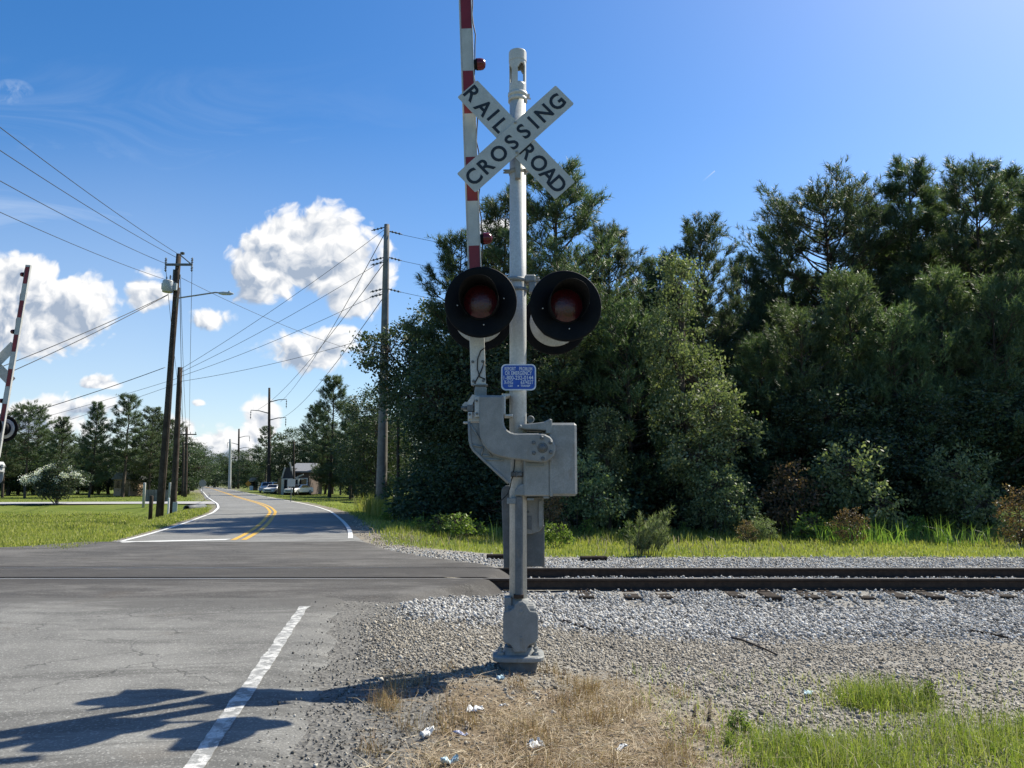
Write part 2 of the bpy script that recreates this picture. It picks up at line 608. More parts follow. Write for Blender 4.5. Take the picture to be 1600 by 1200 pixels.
def red_lens():
    m, b, bs = new_mat('red_lens', 0.28, 0.5)
    p = objco(b)
    n = b.noise(p, 10, 4, 0.6)
    g = b.voro(p, 60)
    col = b.mix(b.sstep(n, 0.35, 0.7), (0.006, 0.0006, 0.002), (0.036, 0.0025, 0.008))
    col = b.mix(b.lin(g, 0, .6, 0, .5), col, (0.09, 0.008, 0.012))
    b.put(bs.inputs['Base Color'], col)
    wv = b.n('ShaderNodeTexWave', wave_type='BANDS', bands_direction='X')
    wv.inputs['Scale'].default_value = 14
    b.t.links.new(p, wv.inputs['Vector'])
    bump(b, bs, b.m('ADD', g, b.m('MULTIPLY', wv.outputs['Fac'], .25)), 0.35, 0.003)
    return m


M['lens'] = red_lens()
M['redglobe'] = mottled('red_lamp_globe', (0.10, 0.006, 0.01), (0.16, 0.01, 0.014), 12, 0.25, 0, 0.5, 0.1)


def leaf_mat(name, c1, c2, c3, trans=0.35, rough=0.5, spec=0.35):
    """per-leaf colour variation, with light passing through"""
    m = bpy.data.materials.new(name)
    m.use_nodes = True
    t = m.node_tree
    b = NB(t)
    bs = t.nodes['Principled BSDF']
    out = t.nodes['Material Output']
    geo = b.n('ShaderNodeNewGeometry')
    rnd = geo.outputs['Random Per Island']
    oi = b.n('ShaderNodeObjectInfo')
    n = b.noise(objco(b), 0.9, 3, 0.5)
    col = b.mix(b.sstep(n, 0.38, 0.62), c1, c2)
    col = b.mix(b.m('POWER', rnd, 2.5), col, c3)
    var = b.lin(oi.outputs['Random'], 0, 1, 0.78, 1.2)
    hs = b.n('ShaderNodeHueSaturation')
    t.links.new(col, hs.inputs['Color'])
    t.links.new(var, hs.inputs['Value'])
    t.links.new(b.lin(oi.outputs['Random'], 0, 1, 0.485, 0.51), hs.inputs['Hue'])
    col = hs.outputs[0]
    b.put(bs.inputs['Base Color'], col)
    bs.inputs['Roughness'].default_value = rough
    bs.inputs['Specular IOR Level'].default_value = spec
    tr = b.n('ShaderNodeBsdfTranslucent')
    tcol = b.mix(1.0, col, (1.2, 1.35, 0.7), 'MULTIPLY')
    t.links.new(tcol, tr.inputs['Color'])
    mx = b.n('ShaderNodeMixShader')
    mx.inputs[0].default_value = trans
    t.links.new(bs.outputs[0], mx.inputs[1])
    t.links.new(tr.outputs[0], mx.inputs[2])
    t.links.new(mx.outputs[0], out.inputs['Surface'])
    return m


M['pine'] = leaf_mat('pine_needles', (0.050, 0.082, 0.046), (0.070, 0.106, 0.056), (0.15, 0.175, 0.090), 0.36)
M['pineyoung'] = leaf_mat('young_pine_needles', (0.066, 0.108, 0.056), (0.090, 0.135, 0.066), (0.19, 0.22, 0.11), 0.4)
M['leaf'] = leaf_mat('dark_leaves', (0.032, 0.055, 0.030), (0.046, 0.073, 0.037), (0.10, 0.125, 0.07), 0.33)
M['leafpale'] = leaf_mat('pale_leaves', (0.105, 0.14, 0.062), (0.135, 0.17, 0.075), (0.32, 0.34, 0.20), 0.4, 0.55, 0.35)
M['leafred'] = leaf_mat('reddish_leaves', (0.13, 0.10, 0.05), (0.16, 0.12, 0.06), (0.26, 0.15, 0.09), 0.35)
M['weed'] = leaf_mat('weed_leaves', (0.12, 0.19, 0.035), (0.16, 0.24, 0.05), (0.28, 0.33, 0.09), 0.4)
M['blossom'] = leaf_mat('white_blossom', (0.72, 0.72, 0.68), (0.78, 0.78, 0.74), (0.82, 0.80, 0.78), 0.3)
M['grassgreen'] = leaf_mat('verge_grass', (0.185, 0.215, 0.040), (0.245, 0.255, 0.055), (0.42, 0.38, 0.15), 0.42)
M['grasslush'] = leaf_mat('lush_grass', (0.14, 0.23, 0.032), (0.19, 0.27, 0.044), (0.42, 0.43, 0.16), 0.45)
M['straw'] = leaf_mat('dry_straw', (0.27, 0.19, 0.11), (0.37, 0.285, 0.185), (0.60, 0.52, 0.38), 0.15, 0.7, 0.2)
M['strawbrown'] = leaf_mat('brown_straw', (0.18, 0.10, 0.05), (0.26, 0.16, 0.085), (0.42, 0.31, 0.19), 0.2, 0.7, 0.2)


def stone_mat(name, stops):
    m, b, bs = new_mat(name, 0.9, 0.2)
    rnd = b.n('ShaderNodeNewGeometry').outputs['Random Per Island']
    col = b.ramp(rnd, stops)
    n = b.noise(objco(b), 45, 4, 0.6)
    col = b.mix(b.lin(n, 0.3, 0.7, 0.0, 0.4), col, (0.20, 0.18, 0.15))
    b.put(bs.inputs['Base Color'], col)
    return m


M['ballast'] = stone_mat('ballast_granite', [(0.0, (0.10, 0.095, 0.087)), (0.2, (0.24, 0.23, 0.215)), (0.6, (0.46, 0.445, 0.415)), (1.0, (0.74, 0.72, 0.67))])
M['grit'] = stone_mat('asphalt_grit', [(0.0, (0.05, 0.048, 0.045)), (0.5, (0.12, 0.115, 0.105)), (0.85, (0.22, 0.21, 0.19)), (1.0, (0.45, 0.43, 0.39))])
M['gravel'] = stone_mat('small_gravel', [(0.0, (0.12, 0.105, 0.083)), (0.4, (0.27, 0.24, 0.195)), (0.8, (0.40, 0.36, 0.295)), (1.0, (0.62, 0.575, 0.49))])


def attr(b, name):
    nd = b.n('ShaderNodeAttribute', attribute_name=name)
    return nd.outputs['Fac']


def ground_mat():
    m, b, bs = new_mat('ground_soil', 0.95, 0.1)
    p = pos(b)
    big = b.noise(p, 0.35, 5, 0.6)
    mid = b.noise(p, 2.2, 6, 0.65)
    fine = b.noise(p, 28, 5, 0.7)
    peb = b.voro(p, 34, out='Color')
    pebg = b.m('ADD', b.m('MULTIPLY', b.v('DOT_PRODUCT', peb, (0.33, 0.33, 0.33)), 0.9), 0.05)
    soil = b.mix(b.sstep(mid, 0.35, 0.7), (0.16, 0.135, 0.102), (0.31, 0.265, 0.20))
    soil = b.mix(b.lin(fine, 0.3, 0.7, 0.0, 0.6), soil, (0.13, 0.12, 0.10))
    pebc = b.mix(pebg, (0.12, 0.11, 0.095), (0.42, 0.395, 0.345))
    soil = b.mix(b.m('MULTIPLY', b.sstep(b.noise(p, 5, 4, .6), 0.42, 0.6), 0.7), soil, pebc)
    bal = b.mix(pebg, (0.09, 0.083, 0.074), (0.42, 0.40, 0.36))
    col = b.mix(attr(b, 'ballast'), soil, bal)
    gr = b.mix(b.sstep(big, 0.35, 0.65), (0.11, 0.15, 0.024), (0.17, 0.20, 0.038))
    gr = b.mix(b.m('MULTIPLY', b.sstep(mid, 0.5, 0.75), 0.55), gr, (0.24, 0.225, 0.085))
    gr = b.mix(b.lin(fine, 0.35, 0.7, 0.0, 0.55), gr, (0.05, 0.075, 0.014))
    gw = attr(b, 'grass')
    gwn = b.sstep(b.m('ADD', gw, b.m('MULTIPLY', b.m('SUBTRACT', mid, 0.5), 0.9)), 0.35, 0.6)
    col = b.mix(gwn, col, gr)
    dr = b.mix(b.sstep(fine, 0.35, 0.65), (0.09, 0.065, 0.045), (0.26, 0.20, 0.13))
    dwn = b.m('MULTIPLY', b.sstep(b.m('ADD', attr(b, 'dry'), b.m('MULTIPLY', b.m('SUBTRACT', mid, 0.5), 1.4)), 0.35, 0.8), 0.8)
    col = b.mix(dwn, col, dr)
    shc = b.mix(pebg, (0.055, 0.053, 0.05), (0.25, 0.24, 0.22))
    shw = b.sstep(b.m('ADD', attr(b, 'shoulder'), b.m('MULTIPLY', b.m('SUBTRACT', mid, 0.5), 0.9)), 0.3, 0.65)
    col = b.mix(shw, col, shc)
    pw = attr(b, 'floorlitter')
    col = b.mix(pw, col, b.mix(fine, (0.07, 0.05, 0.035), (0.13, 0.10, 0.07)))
    b.put(bs.inputs['Base Color'], col)
    bump(b, bs, b.m('ADD', b.m('MULTIPLY', fine, 0.6), b.m('MULTIPLY', b.voro(p, 34), 0.6)), 0.7, 0.03)
    return m


def asphalt_mat(name, dark, pale, tone, stain=False, fade=None):
    m, b, bs = new_mat(name, 0.85, 0.25)
    p = pos(b)
    big = b.noise(p, 0.55, 6, 0.65, 0.4)
    st = b.noise(b.v('MULTIPLY', p, (0.55, 1.6, 1)), 1.3, 6, 0.7, 0.6)
    fine = b.noise(p, 70, 4, 0.75)
    agg = b.voro(p, 85, out='Color')
    ag = b.v('DOT_PRODUCT', agg, (0.33, 0.33, 0.33))
    col = b.mix(b.sstep(big, 0.32, 0.68), dark, pale)
    col = b.mix(b.m('MULTIPLY', b.sstep(st, 0.50, 0.72), 0.55), col, tone)
    st2 = b.noise(b.v('MULTIPLY', p, (0.35, 1.1, 1)), 0.9, 8, 0.72, 1.2)
    col = b.mix(b.m('MULTIPLY', b.sstep(st2, 0.46, 0.60), 0.8), col, tuple(x * 0.72 for x in dark))
    rb = b.noise(p, 0.8, 5, 0.6)
    col = b.mix(b.m('MULTIPLY', b.sstep(rb, 0.58, 0.70), 0.35), col, (dark[0] * 1.15, dark[1] * .98, dark[2] * .82))
    col = b.mix(b.lin(fine, 0.3, 0.72, 0.0, 0.55), col, tuple(x * 0.45 for x in dark))
    col = b.mix(b.m('MULTIPLY', b.sstep(ag, 0.58, 0.85), 0.33), col, tuple(min(1, x * 2.1) for x in pale))
    if fade:
        sp = b.n('ShaderNodeSeparateXYZ'); b.t.links.new(p, sp.inputs[0])
        nf = b.noise(b.v('MULTIPLY', p, (0.35, 1.0, 1)), 1.1, 7, 0.7, 0.9)
        fw = b.sstep(b.m('ADD', sp.outputs[1], b.m('MULTIPLY', b.m('SUBTRACT', nf, 0.5), 5.0)), 9.0, 10.4)
        col = b.mix(b.m('MULTIPLY', fw, 0.8), col, fade)
    if stain:
        sp = b.n('ShaderNodeSeparateXYZ'); b.t.links.new(p, sp.inputs[0])
        yd = b.m('ABSOLUTE', b.m('SUBTRACT', sp.outputs[1], 13.0))
        ns = b.noise(b.v('MULTIPLY', p, (0.4, 1.5, 1)), 1.6, 7, 0.7, 0.8)
        sw = b.sstep(b.m('ADD', b.lin(yd, 0.3, 3.2, 0.62, 0.0), b.m('MULTIPLY', b.m('SUBTRACT', ns, 0.5), 1.5)), 0.22, 0.62)
        col = b.mix(b.m('MULTIPLY', sw, 0.75), col, (0.048, 0.044, 0.041))
    # cracks: warped cell edges, only in some areas
    wp = b.v('ADD', p, b.v('SCALE', b.noise(p, 2.5, 4, .6, out='Color'), scale=0.5))
    ck = b.voro(wp, 0.75, 'DISTANCE_TO_EDGE')
    ckm = b.m('MULTIPLY', b.lin(ck, 0.0, 0.012, 1.0, 0.0), b.sstep(b.noise(p, 0.4, 3), 0.48, 0.62))
    col = b.mix(b.m('MULTIPLY', ckm, 0.7), col, tuple(x * 0.3 for x in dark))
    b.put(bs.inputs['Base Color'], col)
    b.put(bs.inputs['Roughness'], b.lin(big, 0.3, 0.7, 0.78, 0.92))
    bump(b, bs, b.m('SUBTRACT', b.m('ADD', fine, b.m('MULTIPLY', ag, 0.6)), b.m('MULTIPLY', ckm, 0.8)), 0.55, 0.012)
    return m


def marking_mat(name, c, under, wear=0.5):
    m, b, bs = new_mat(name, 0.7, 0.3)
    p = pos(b)
    n = b.noise(p, 9, 7, 0.75, 0.5)
    n2 = b.voro(b.v('ADD', p, b.v('SCALE', b.noise(p, 14, 3, out='Color'), scale=0.09)), 11, 'DISTANCE_TO_EDGE')
    w = b.sstep(n, wear - 0.06, wear + 0.10)
    w = b.m('MAXIMUM', w, b.lin(n2, 0.0, 0.035, 0.75, 0.0))
    f = b.noise(p, 60, 4, 0.7)
    cc = b.mix(b.lin(f, .35, .7, 0, .45), c, tuple(x * .66 for x in c))
    b.put(bs.inputs['Base Color'], b.mix(w, cc, under))
    bump(b, bs, f, 0.3, 0.006)
    return m


M['ground'] = ground_mat()
M['asphalt_near'] = asphalt_mat('worn_asphalt', (0.15, 0.146, 0.136), (0.255, 0.25, 0.232), (0.32, 0.312, 0.285), fade=(0.088, 0.083, 0.077))
M['asphalt_cross'] = asphalt_mat('patched_asphalt', (0.085, 0.08, 0.074), (0.15, 0.142, 0.132), (0.22, 0.21, 0.19), True)
M['asphalt_far'] = asphalt_mat('grey_asphalt', (0.20, 0.198, 0.188), (0.26, 0.257, 0.243), (0.28, 0.277, 0.262))
M['mark_white'] = marking_mat('white_road_paint', (0.60, 0.59, 0.56), (0.22, 0.22, 0.21), 0.47)
M['mark_white_far'] = marking_mat('white_road_paint_far', (0.70, 0.70, 0.67), (0.3, 0.3, 0.29), 0.66)
M['mark_yellow'] = marking_mat('yellow_road_paint', (0.62, 0.36, 0.05), (0.3, 0.25, 0.15), 0.66)

# ------------------------------------------------------------------ terrain
_YC = np.array([-120, -60, -30, 4.3, 9.1, 20.5, 25, 30, 35, 40, 48, 57, 80, 115, 165, 230, 330, 500, 900], float)
_XC = np.array([15.2, 5.64, .86, -4.6, -5.36, -7.15, -8.15, -9.45, -10.85, -12.25, -15.0, -18.5, -28.2, -42.5, -63, -90, -132, -205, -375], float)
_yy = np.linspace(-120, 900, 2041)
_xx = np.interp(_yy, _YC, _XC)
_ker = np.hanning(15); _ker /= _ker.sum()
_xx = np.convolve(np.pad(_xx, 7, mode='edge'), _ker, mode='valid')


def xc(y): return np.interp(y, _yy, _xx)


def xslope(y): return (xc(y + .5) - xc(y - .5))


def sstep(x, a, b):
    t = np.clip((x - a) / (b - a), 0, 1)
    return t * t * (3 - 2 * t)


_phase = RNG.uniform(0, 6.28, (12, 2)); _dirs = RNG.normal(0, 1, (12, 2))
_dirs /= np.linalg.norm(_dirs, axis=1)[:, None]
_fr = np.geomspace(0.25, 6, 12)


def wob(x, y, scale=1.0):
    s = 0
    for i in range(12):
        s = s + np.sin((x * _dirs[i, 0] + y * _dirs[i, 1]) * _fr[i] * scale + _phase[i, 0]) * (0.9 ** i)
    return s / 5.0


def rdist(x, y):
    """signed distance outside the road centre line"""
    return (x - xc(y)) / np.sqrt(1 + xslope(y) ** 2)


_PY = np.array([-100, 5, 8.4, 9.4, 11.35, 11.95, 14.6, 15.2, 17.0, 20, 35, 60, 120, 3000], float)
_PZ = np.array([-.3, -.24, -.27, -.33, -.285, -.195, -.165, -.175, -.25, -.34, -.45, -.38, -.25, -.25], float)


def H(x, y):
    x = np.asarray(x, float); y = np.asarray(y, float)
    land = np.interp(y, _PY, _PZ)
    d = np.abs(rdist(x, y)) - 3.1
    w = sstep(d, 0.0, 5.0)
    trackz = (y > 11.2) & (y < 15.3)
    w = np.where(trackz, sstep(d, 0.0, 2.6), w)
    z = -0.03 * (1 - w) + land * w
    # shallow ditch on the left verge
    side = rdist(x, y)
    dl = -side - 3.1
    z = z - 0.30 * np.exp(-((dl - 3.2) / 1.3) ** 2) * sstep(y, 24, 34) * (1 - sstep(y, 60, 75)) * (side < 0)
    st = (1 - sstep(np.abs(y - np.interp(x, [-120, -64, -44, -32, -26, -18], [50, 55, 57, 59, 60, 60.2])), 3.2, 6.5)) * (x < -14)
    z = z * (1 - st) - .05 * st
    near = 1 - sstep(np.hypot(x, y), 40, 120)
    z = z + wob(x, y) * 0.028 * sstep(d, 0.3, 2.5) * near * (1 - st)
    z = z + wob(x * .2, y * .2) * 0.10 * sstep(d, 3, 10) * sstep(y, 18, 30) * (1 - st)
    return z


def Hs(x, y): return float(H(x, y))


def dry_w(x, y):
    # the patch of dead straw round the foot of the signal
    a = 1 - np.hypot((x - 0.0) / 1.75, (y - 5.2) / 1.65)
    return np.clip(a * 1.6 + 0.45 * wob(x * 2, y * 2) + .10, 0, 1)


def green_w(x, y):
    a = np.clip(1.7 * (1 - np.hypot((x - 2.95) / 0.62, (y - 6.42) / 0.5)), 0, 1)
    b_ = np.clip(1.9 * (1 - np.hypot((x - 3.5) / 1.45, (y - 5.15) / 1.2)), 0, 1)
    c_ = np.clip(1.2 * (1 - np.hypot((x - 2.1) / 1.1, (y - 4.95) / .85)), 0, 1)
    return np.clip(np.maximum(np.maximum(a, b_), c_) + 0.42 * wob(x * 2.3 + 5, y * 2.3) - .12, 0, 1)


def grass_w(x, y):
    d = rdist(x, y)
    right = sstep(y + 0.5 * wob(x, y), 18.6, 20.2) * sstep(d, 3.3, 4.3 )
    left = sstep(y + 0.10 * (x + 11) + 0.5 * wob(x, y), 17.6, 18.6) * sstep(-d, 3.1, 3.5)
    farnear = (y < 8) * sstep(-d, 4.5, 5.5)
    behind = sstep(-y, 0, 3) * sstep(np.abs(d), 3.6, 4.5)
    return np.clip(right + left + farnear + behind, 0, 1)


def graded(lo_f, hi_f, step, lo, hi, ratio=1.16):
    core = list(np.arange(lo_f, hi_f + 1e-6, step))
    s = step; v = hi_f
    while v < hi:
        s *= ratio; v += s; core.append(min(v, hi))
    s = step; v = lo_f; pre = []
    while v > lo:
        s *= ratio; v -= s; pre.append(max(v, lo))
    return np.array(pre[::-1] + core)


def grid_mesh(name, xs, ys, zf):
    XX, YY = np.meshgrid(xs, ys)
    ZZ = zf(XX, YY)
    V = np.stack([XX, YY, ZZ], -1).reshape(-1, 3)
    nx, ny = len(xs), len(ys)
    i = (np.arange(ny - 1)[:, None] * nx + np.arange(nx - 1)[None]).ravel()
    Fq = np.stack([i, i + 1, i + nx + 1, i + nx], -1)
    return np_mesh(name, V, Fq, True), V


def set_attr(me, name, vals):
    a = me.attributes.new(name, 'FLOAT', 'POINT')
    a.data.foreach_set('value', np.asarray(vals, np.float32))


def build_ground():
    xs = graded(-16, 18, 0.17, -2500, 2500, 1.13)
    ys = graded(2, 30, 0.15, -400, 4500, 1.11)
    me, V = grid_mesh('ground', xs, ys, H)
    x, y = V[:, 0], V[:, 1]
    d = rdist(x, y)
    set_attr(me, 'grass', np.clip(grass_w(x, y) + green_w(x, y) * (y < 8) * 0.9, 0, 1))
    bw = sstep(y, 8.3, 9.4) * (1 - sstep(y, 18.6, 19.8)) * sstep(np.abs(d), 2.8, 4.0)
    bw = np.maximum(bw, sstep(d, 3.2, 4.0) * (y < 9) * (1 - dry_w(x, y)) * 0.55)
    set_attr(me, 'ballast', np.clip(bw, 0, 1))
    set_attr(me, 'dry', dry_w(x, y) * (y < 8))
    set_attr(me, 'shoulder', sstep(d + .25 * wob(x * 3, y * 3), 2.6, 3.3) * (1 - sstep(d + .45 * wob(x * 2, y * 2), 3.75, 4.7)) * (y < 12))
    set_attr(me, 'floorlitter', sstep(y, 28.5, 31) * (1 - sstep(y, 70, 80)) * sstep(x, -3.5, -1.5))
    o = link('ground', me, M['ground'])
    tag(o, kind='structure')


build_ground()


def strip(name, offs_l, offs_r, ys, z, mat, kind='structure', rag=0.0, seed=0, sink=False):
    """a sheet following the road centre line between two sideways offsets"""
    r = np.random.default_rng(seed)
    V, n = [], len(ys)
    xcv = xc(ys); sl = xslope(ys)
    nx, ny = 1 / np.sqrt(1 + sl ** 2), -sl / np.sqrt(1 + sl ** 2)
    def row(off, k):
        jit = r.normal(0, rag, n) if rag else 0
        if rag:
            jit = np.convolve(np.pad(jit, 2, mode='edge'), np.ones(5) / 5, 'valid') * 2
        o = np.broadcast_to(np.asarray(off, float), (n,)) + k * jit
        return np.stack([xcv + nx * o, ys + ny * o, np.full(n, z)], -1)
    L, R = row(offs_l, -1), row(offs_r, 1)
    ts = np.linspace(0, 1, 7) if not sink else np.array([0, .015, .03, .05, .09, .3, .5, .7, .90, .93, .955, .975, .99, 1.0])
    nsub = len(ts)
    rows = [L + (R - L) * t for t in ts]
    if sink:
        W = np.linalg.norm((R - L)[:, :2], axis=1)
        for t, rw in zip(ts, rows):
            q = sstep(np.minimum(t, 1 - t) * W, 0.0, 0.42)
            rw[:, 2] = z * q + (H(rw[:, 0], rw[:, 1]) - .018) * (1 - q)
    V = np.concatenate(rows)
    i = np.arange(n - 1)
    Fq = np.concatenate([np.stack([k * n + i, k * n + i + 1, (k + 1) * n + i + 1, (k + 1) * n + i], -1)[:, ::-1] for k in range(nsub - 1)])
    me = np_mesh(name, V, Fq, False)
    o = link(name, me, mat)
    if kind: tag(o, kind=kind)
    return o


YN = np.concatenate([np.arange(-60, 2, 0.5), np.arange(2, 10.9, 0.1)])
YF = np.concatenate([np.arange(19.6, 60, 0.5), np.arange(60, 500, 2.5)])
strip('road', -3.3, 3.55 + .16 * wob(YN * 2.3, YN * 1.7), YN, 0.0, M['asphalt_near'], rag=0.05, seed=1, sink=True)
strip('road', np.interp(YF, [19.6, 24, 500], [-3.5, -3.15, -3.15]), np.interp(YF, [19.6, 24, 500], [3.45, 3.1, 3.1]), YF, 0.0, M['asphalt_far'], rag=0.04, seed=2, sink=True)
# painted lines
strip('road_marking', 2.82, 2.935, np.arange(1, 9.25, 0.05), 0.005, M['mark_white'], rag=0.006, seed=3)
strip('road_marking', 2.82, 2.95, np.concatenate([np.arange(20.7, 60, .5), np.arange(60, 400, 3)]), 0.005, M['mark_white_far'])
strip('road_marking', -2.95, -2.82, np.concatenate([np.arange(20.7, 60, .5), np.arange(60, 400, 3)]), 0.005, M['mark_white_far'])
yl = np.concatenate([np.arange(20.6, 60, .5), np.arange(60, 300, 3)])
strip('road_marking', -0.20, -0.06, yl, 0.005, M['mark_yellow'])
strip('road_marking', 0.06, 0.20, yl, 0.005, M['mark_yellow'])
# stop line of the opposing lane
mb = MB()
pa, pb = gp(158, 849), gp(352, 844)
mb.add([(pa.x, pa.y - .0, .006), (pb.x, pb.y - .0, .006), (pb.x, pb.y + .42, .006), (pa.x, pa.y + .42, .006)], [(0, 1, 2, 3)])
tag(mb.build('road_marking', M['mark_white_far']), kind='structure')
# side street joining from the left
c0 = np.array([(-18.2, 60.2), (-21, 60.4), (-26, 60), (-32, 59), (-44, 57), (-64, 55), (-120, 50)], float)
sx_ = np.concatenate([np.arange(-120, -18, 1.0)])
sy_ = np.interp(sx_, c0[::-1, 0], c0[::-1, 1])
hw_ = np.interp(sx_, [-120, -26, -18], [3.3, 3.3, 5.0])
V = np.concatenate([np.stack([sx_, sy_ + hw_ * t, np.full(len(sx_), -.02) + 0 * sx_], -1) for t in np.linspace(-1, 1, 5)])
n_ = len(sx_); i_ = np.arange(n_ - 1)
me = np_mesh('side_street', V, np.concatenate([np.stack([k * n_ + i_, k * n_ + i_ + 1, (k + 1) * n_ + i_ + 1, (k + 1) * n_ + i_], -1) for k in range(4)]))
tag(link('side_street', me, mottled('pale_concrete_road', (0.36, 0.35, 0.34), (0.44, 0.43, 0.41), 1.0, 0.9)), kind='structure')

# crossing surface: three sheets with the flangeway gaps between them
Y_NEAR, Y_FAR = 12.42, 13.93           # rail head centre lines
RAIL_W = 0.072


def apron_edges(y):
    """left and right edge of the crossing asphalt at depth y"""
    xr = np.interp(y, [10.2, 10.9, 11.6, 12.4, 13.9, 14.8, 16.0, 17.5, 19.0, 20.2], [-1.35, -0.85, -0.3, 0.08, 0.08, -0.35, -1.4, -2.4, -3.2, -3.6])
    xl = np.interp(y, [10.2, 12, 15, 17.4, 18.4, 20.2], [-9.6, -11.5, -13.0, -13.2, -11.6, -10.7])
    return xl, xr


def apron(y0, y1, name):
    ys = np.linspace(y0, y1, max(3, int((y1 - y0) / .12)))
    n = 110
    xl, xr = apron_edges(ys)
    xr = xr + 0.16 * wob(ys * 3.1, ys * 2.2)
    V = []
    for i, y in enumerate(ys):
        t = np.linspace(0, 1, n)
        x = xl[i] + (xr[i] - xl[i]) * t
        z = np.full(n, 0.006) + 0.004 * wob(x * 1.2, np.full(n, y) * 1.2) * ((y < 12.2) | (y > 14.2))
        sink = sstep(xr[i] - x, 0.0, 0.40)
        z = z * sink + (H(x, np.full(n, y)) - 0.01) * (1 - sink)
        ends = min(1.0, max(0.0, (y - 10.2) / .25), max(0.0, (20.2 - y) / .25)) if (y0 < 11 or y1 > 19) else 1
        z = z * ends + np.where(rdist(x, np.full(n, y)) > 2.9, np.minimum(-.012, H(x, np.full(n, y)) - .03), -0.012) * (1 - ends)
        V.append(np.stack([x, np.full(n, y), z], -1))
    V = np.concatenate(V)
    ny = len(ys)
    i = (np.arange(ny - 1)[:, None] * n + np.arange(n - 1)[None]).ravel()
    me = np_mesh(name, V, np.stack([i, i + 1, i + n + 1, i + n], -1), True)
    tag(link(name, me, M['asphalt_cross']), kind='structure')


apron(10.2, Y_NEAR - RAIL_W / 2 - 0.03, 'road_crossing')
apron(Y_NEAR + RAIL_W / 2 + 0.085, Y_FAR - RAIL_W / 2 - 0.085, 'road_crossing')
apron(Y_FAR + RAIL_W / 2 + 0.03, 20.2, 'road_crossing')

# ------------------------------------------------------------------ track


def rail(y, label):
    prof = [(-.075, -.168), (.075, -.168), (.075, -.157), (.012, -.135), (.009, -.05), (.036, -.036), (.036, -.008), (.028, 0.002), (-.028, 0.002), (-.036, -.008), (-.036, -.036), (-.009, -.05), (-.012, -.135), (-.075, -.157)]
    x0, x1 = -60, 90
    n = len(prof)
    mb = MB()
    vs = [(x0, y + a, b) for a, b in prof] + [(x1, y + a, b) for a, b in prof]
    fs = [(j, (j + 1) % n, n + (j + 1) % n, n + j) for j in range(n)]
    mb.add(vs, fs)
    for i, f in enumerate(fs):
        if i in (7,): mb.M[i] = 1
    o = mb.build('rail', [M['rust'], M['railtop']])
    tag(o, label, 'rail', 'the two rails of the track')


m_, b_, bs_ = new_mat('polished_rail_head', 0.32, 0.6)
bs_.inputs['Metallic'].default_value = 0.35
b_.put(bs_.inputs['Base Color'], b_.mix(b_.noise(objco(b_), 8, 4), (0.26, 0.25, 0.24), (0.40, 0.39, 0.38)))
M['railtop'] = m_
rail(Y_NEAR, 'steel rail nearer the signal mast, its head shining in the sun')
rail(Y_FAR, 'steel rail of the track on the side of the woods')

tie_mb = MB()
tie_mb.box((0, 0, 0), (.23, 2.6, .17), bev=.012)
tie0 = None
tie_px = [990, 1047, 1158, 1210, 1272, 1312, 1362, 1416, 1470]
labels_tie = {990: 'dark end of the tie closest to the signal mast', 1362: 'rust brown tie end in the white ballast', 1470: 'dark tie end farthest from the signal mast'}
xs_t = np.array([1.15, 1.8, 2.34, 2.86, 3.39, 3.88, 4.47, 4.85, 5.3, 5.83, 6.3, 6.85, 7.4, 7.9, 8.45])
TIES_OPEN = (1.8, 2.34, 3.39, 3.88, 4.47, 4.85, 5.3, 5.83, 6.3)
for i, x in enumerate(xs_t):
    if tie0 is None:
        o = tie_mb.build('railroad_tie', M['tie']); tie0 = o
    else:
        o = tie0.copy(); COL.objects.link(o)
    if i == 0:
        for yy in (Y_NEAR, Y_FAR):
            pm = MB(); pm.box((0, yy - (Y_NEAR + Y_FAR) / 2 + .12, .089), (.19, .34, .014), bev=.003)
            for q in (-.115, .115):
                for qx in (-.05, .05): pm.box((qx, yy - (Y_NEAR + Y_FAR) / 2 + .12 + q, .11), (.026, .03, .03), bev=.004)
            pm.build('tie_plate', M['rust'], o)
    else:
        for ch in tie0.children:
            c_ = ch.copy(); COL.objects.link(c_); c_.parent = o
    o.location = (x + random.uniform(-.02, .02), (Y_NEAR + Y_FAR) / 2 - .12 + random.uniform(-.08, .05), -.26 + random.uniform(-.012, .006))
    o.rotation_euler = (0, 0, random.uniform(-.03, .03))
    tag(o, 'creosoted wooden tie half buried in pale ballast under the rails', 'railroad tie', 'ties under the track')

# ------------------------------------------------------------------ loose stones
_ico = None


def icosa():
    t = (1 + 5 ** .5) / 2
    v = np.array([(-1, t, 0), (1, t, 0), (-1, -t, 0), (1, -t, 0), (0, -1, t), (0, 1, t), (0, -1, -t), (0, 1, -t), (t, 0, -1), (t, 0, 1), (-t, 0, -1), (-t, 0, 1)], float)
    v /= np.linalg.norm(v[0])
    f = np.array([(0, 11, 5), (0, 5, 1), (0, 1, 7), (0, 7, 10), (0, 10, 11), (1, 5, 9), (5, 11, 4), (11, 10, 2), (10, 7, 6), (7, 1, 8), (3, 9, 4), (3, 4, 2), (3, 2, 6), (3, 6, 8), (3, 8, 9), (4, 9, 5), (2, 4, 11), (6, 2, 10), (8, 6, 7), (9, 8, 1)])
    return v, f


def octa():
    v = np.array([(1, 0, 0), (-1, 0, 0), (0, 1, 0), (0, -1, 0), (0, 0, 1), (0, 0, -1)], float)
    f = np.array([(0, 2, 4), (2, 1, 4), (1, 3, 4), (3, 0, 4), (2, 0, 5), (1, 2, 5), (3, 1, 5), (0, 3, 5)])
    return v, f


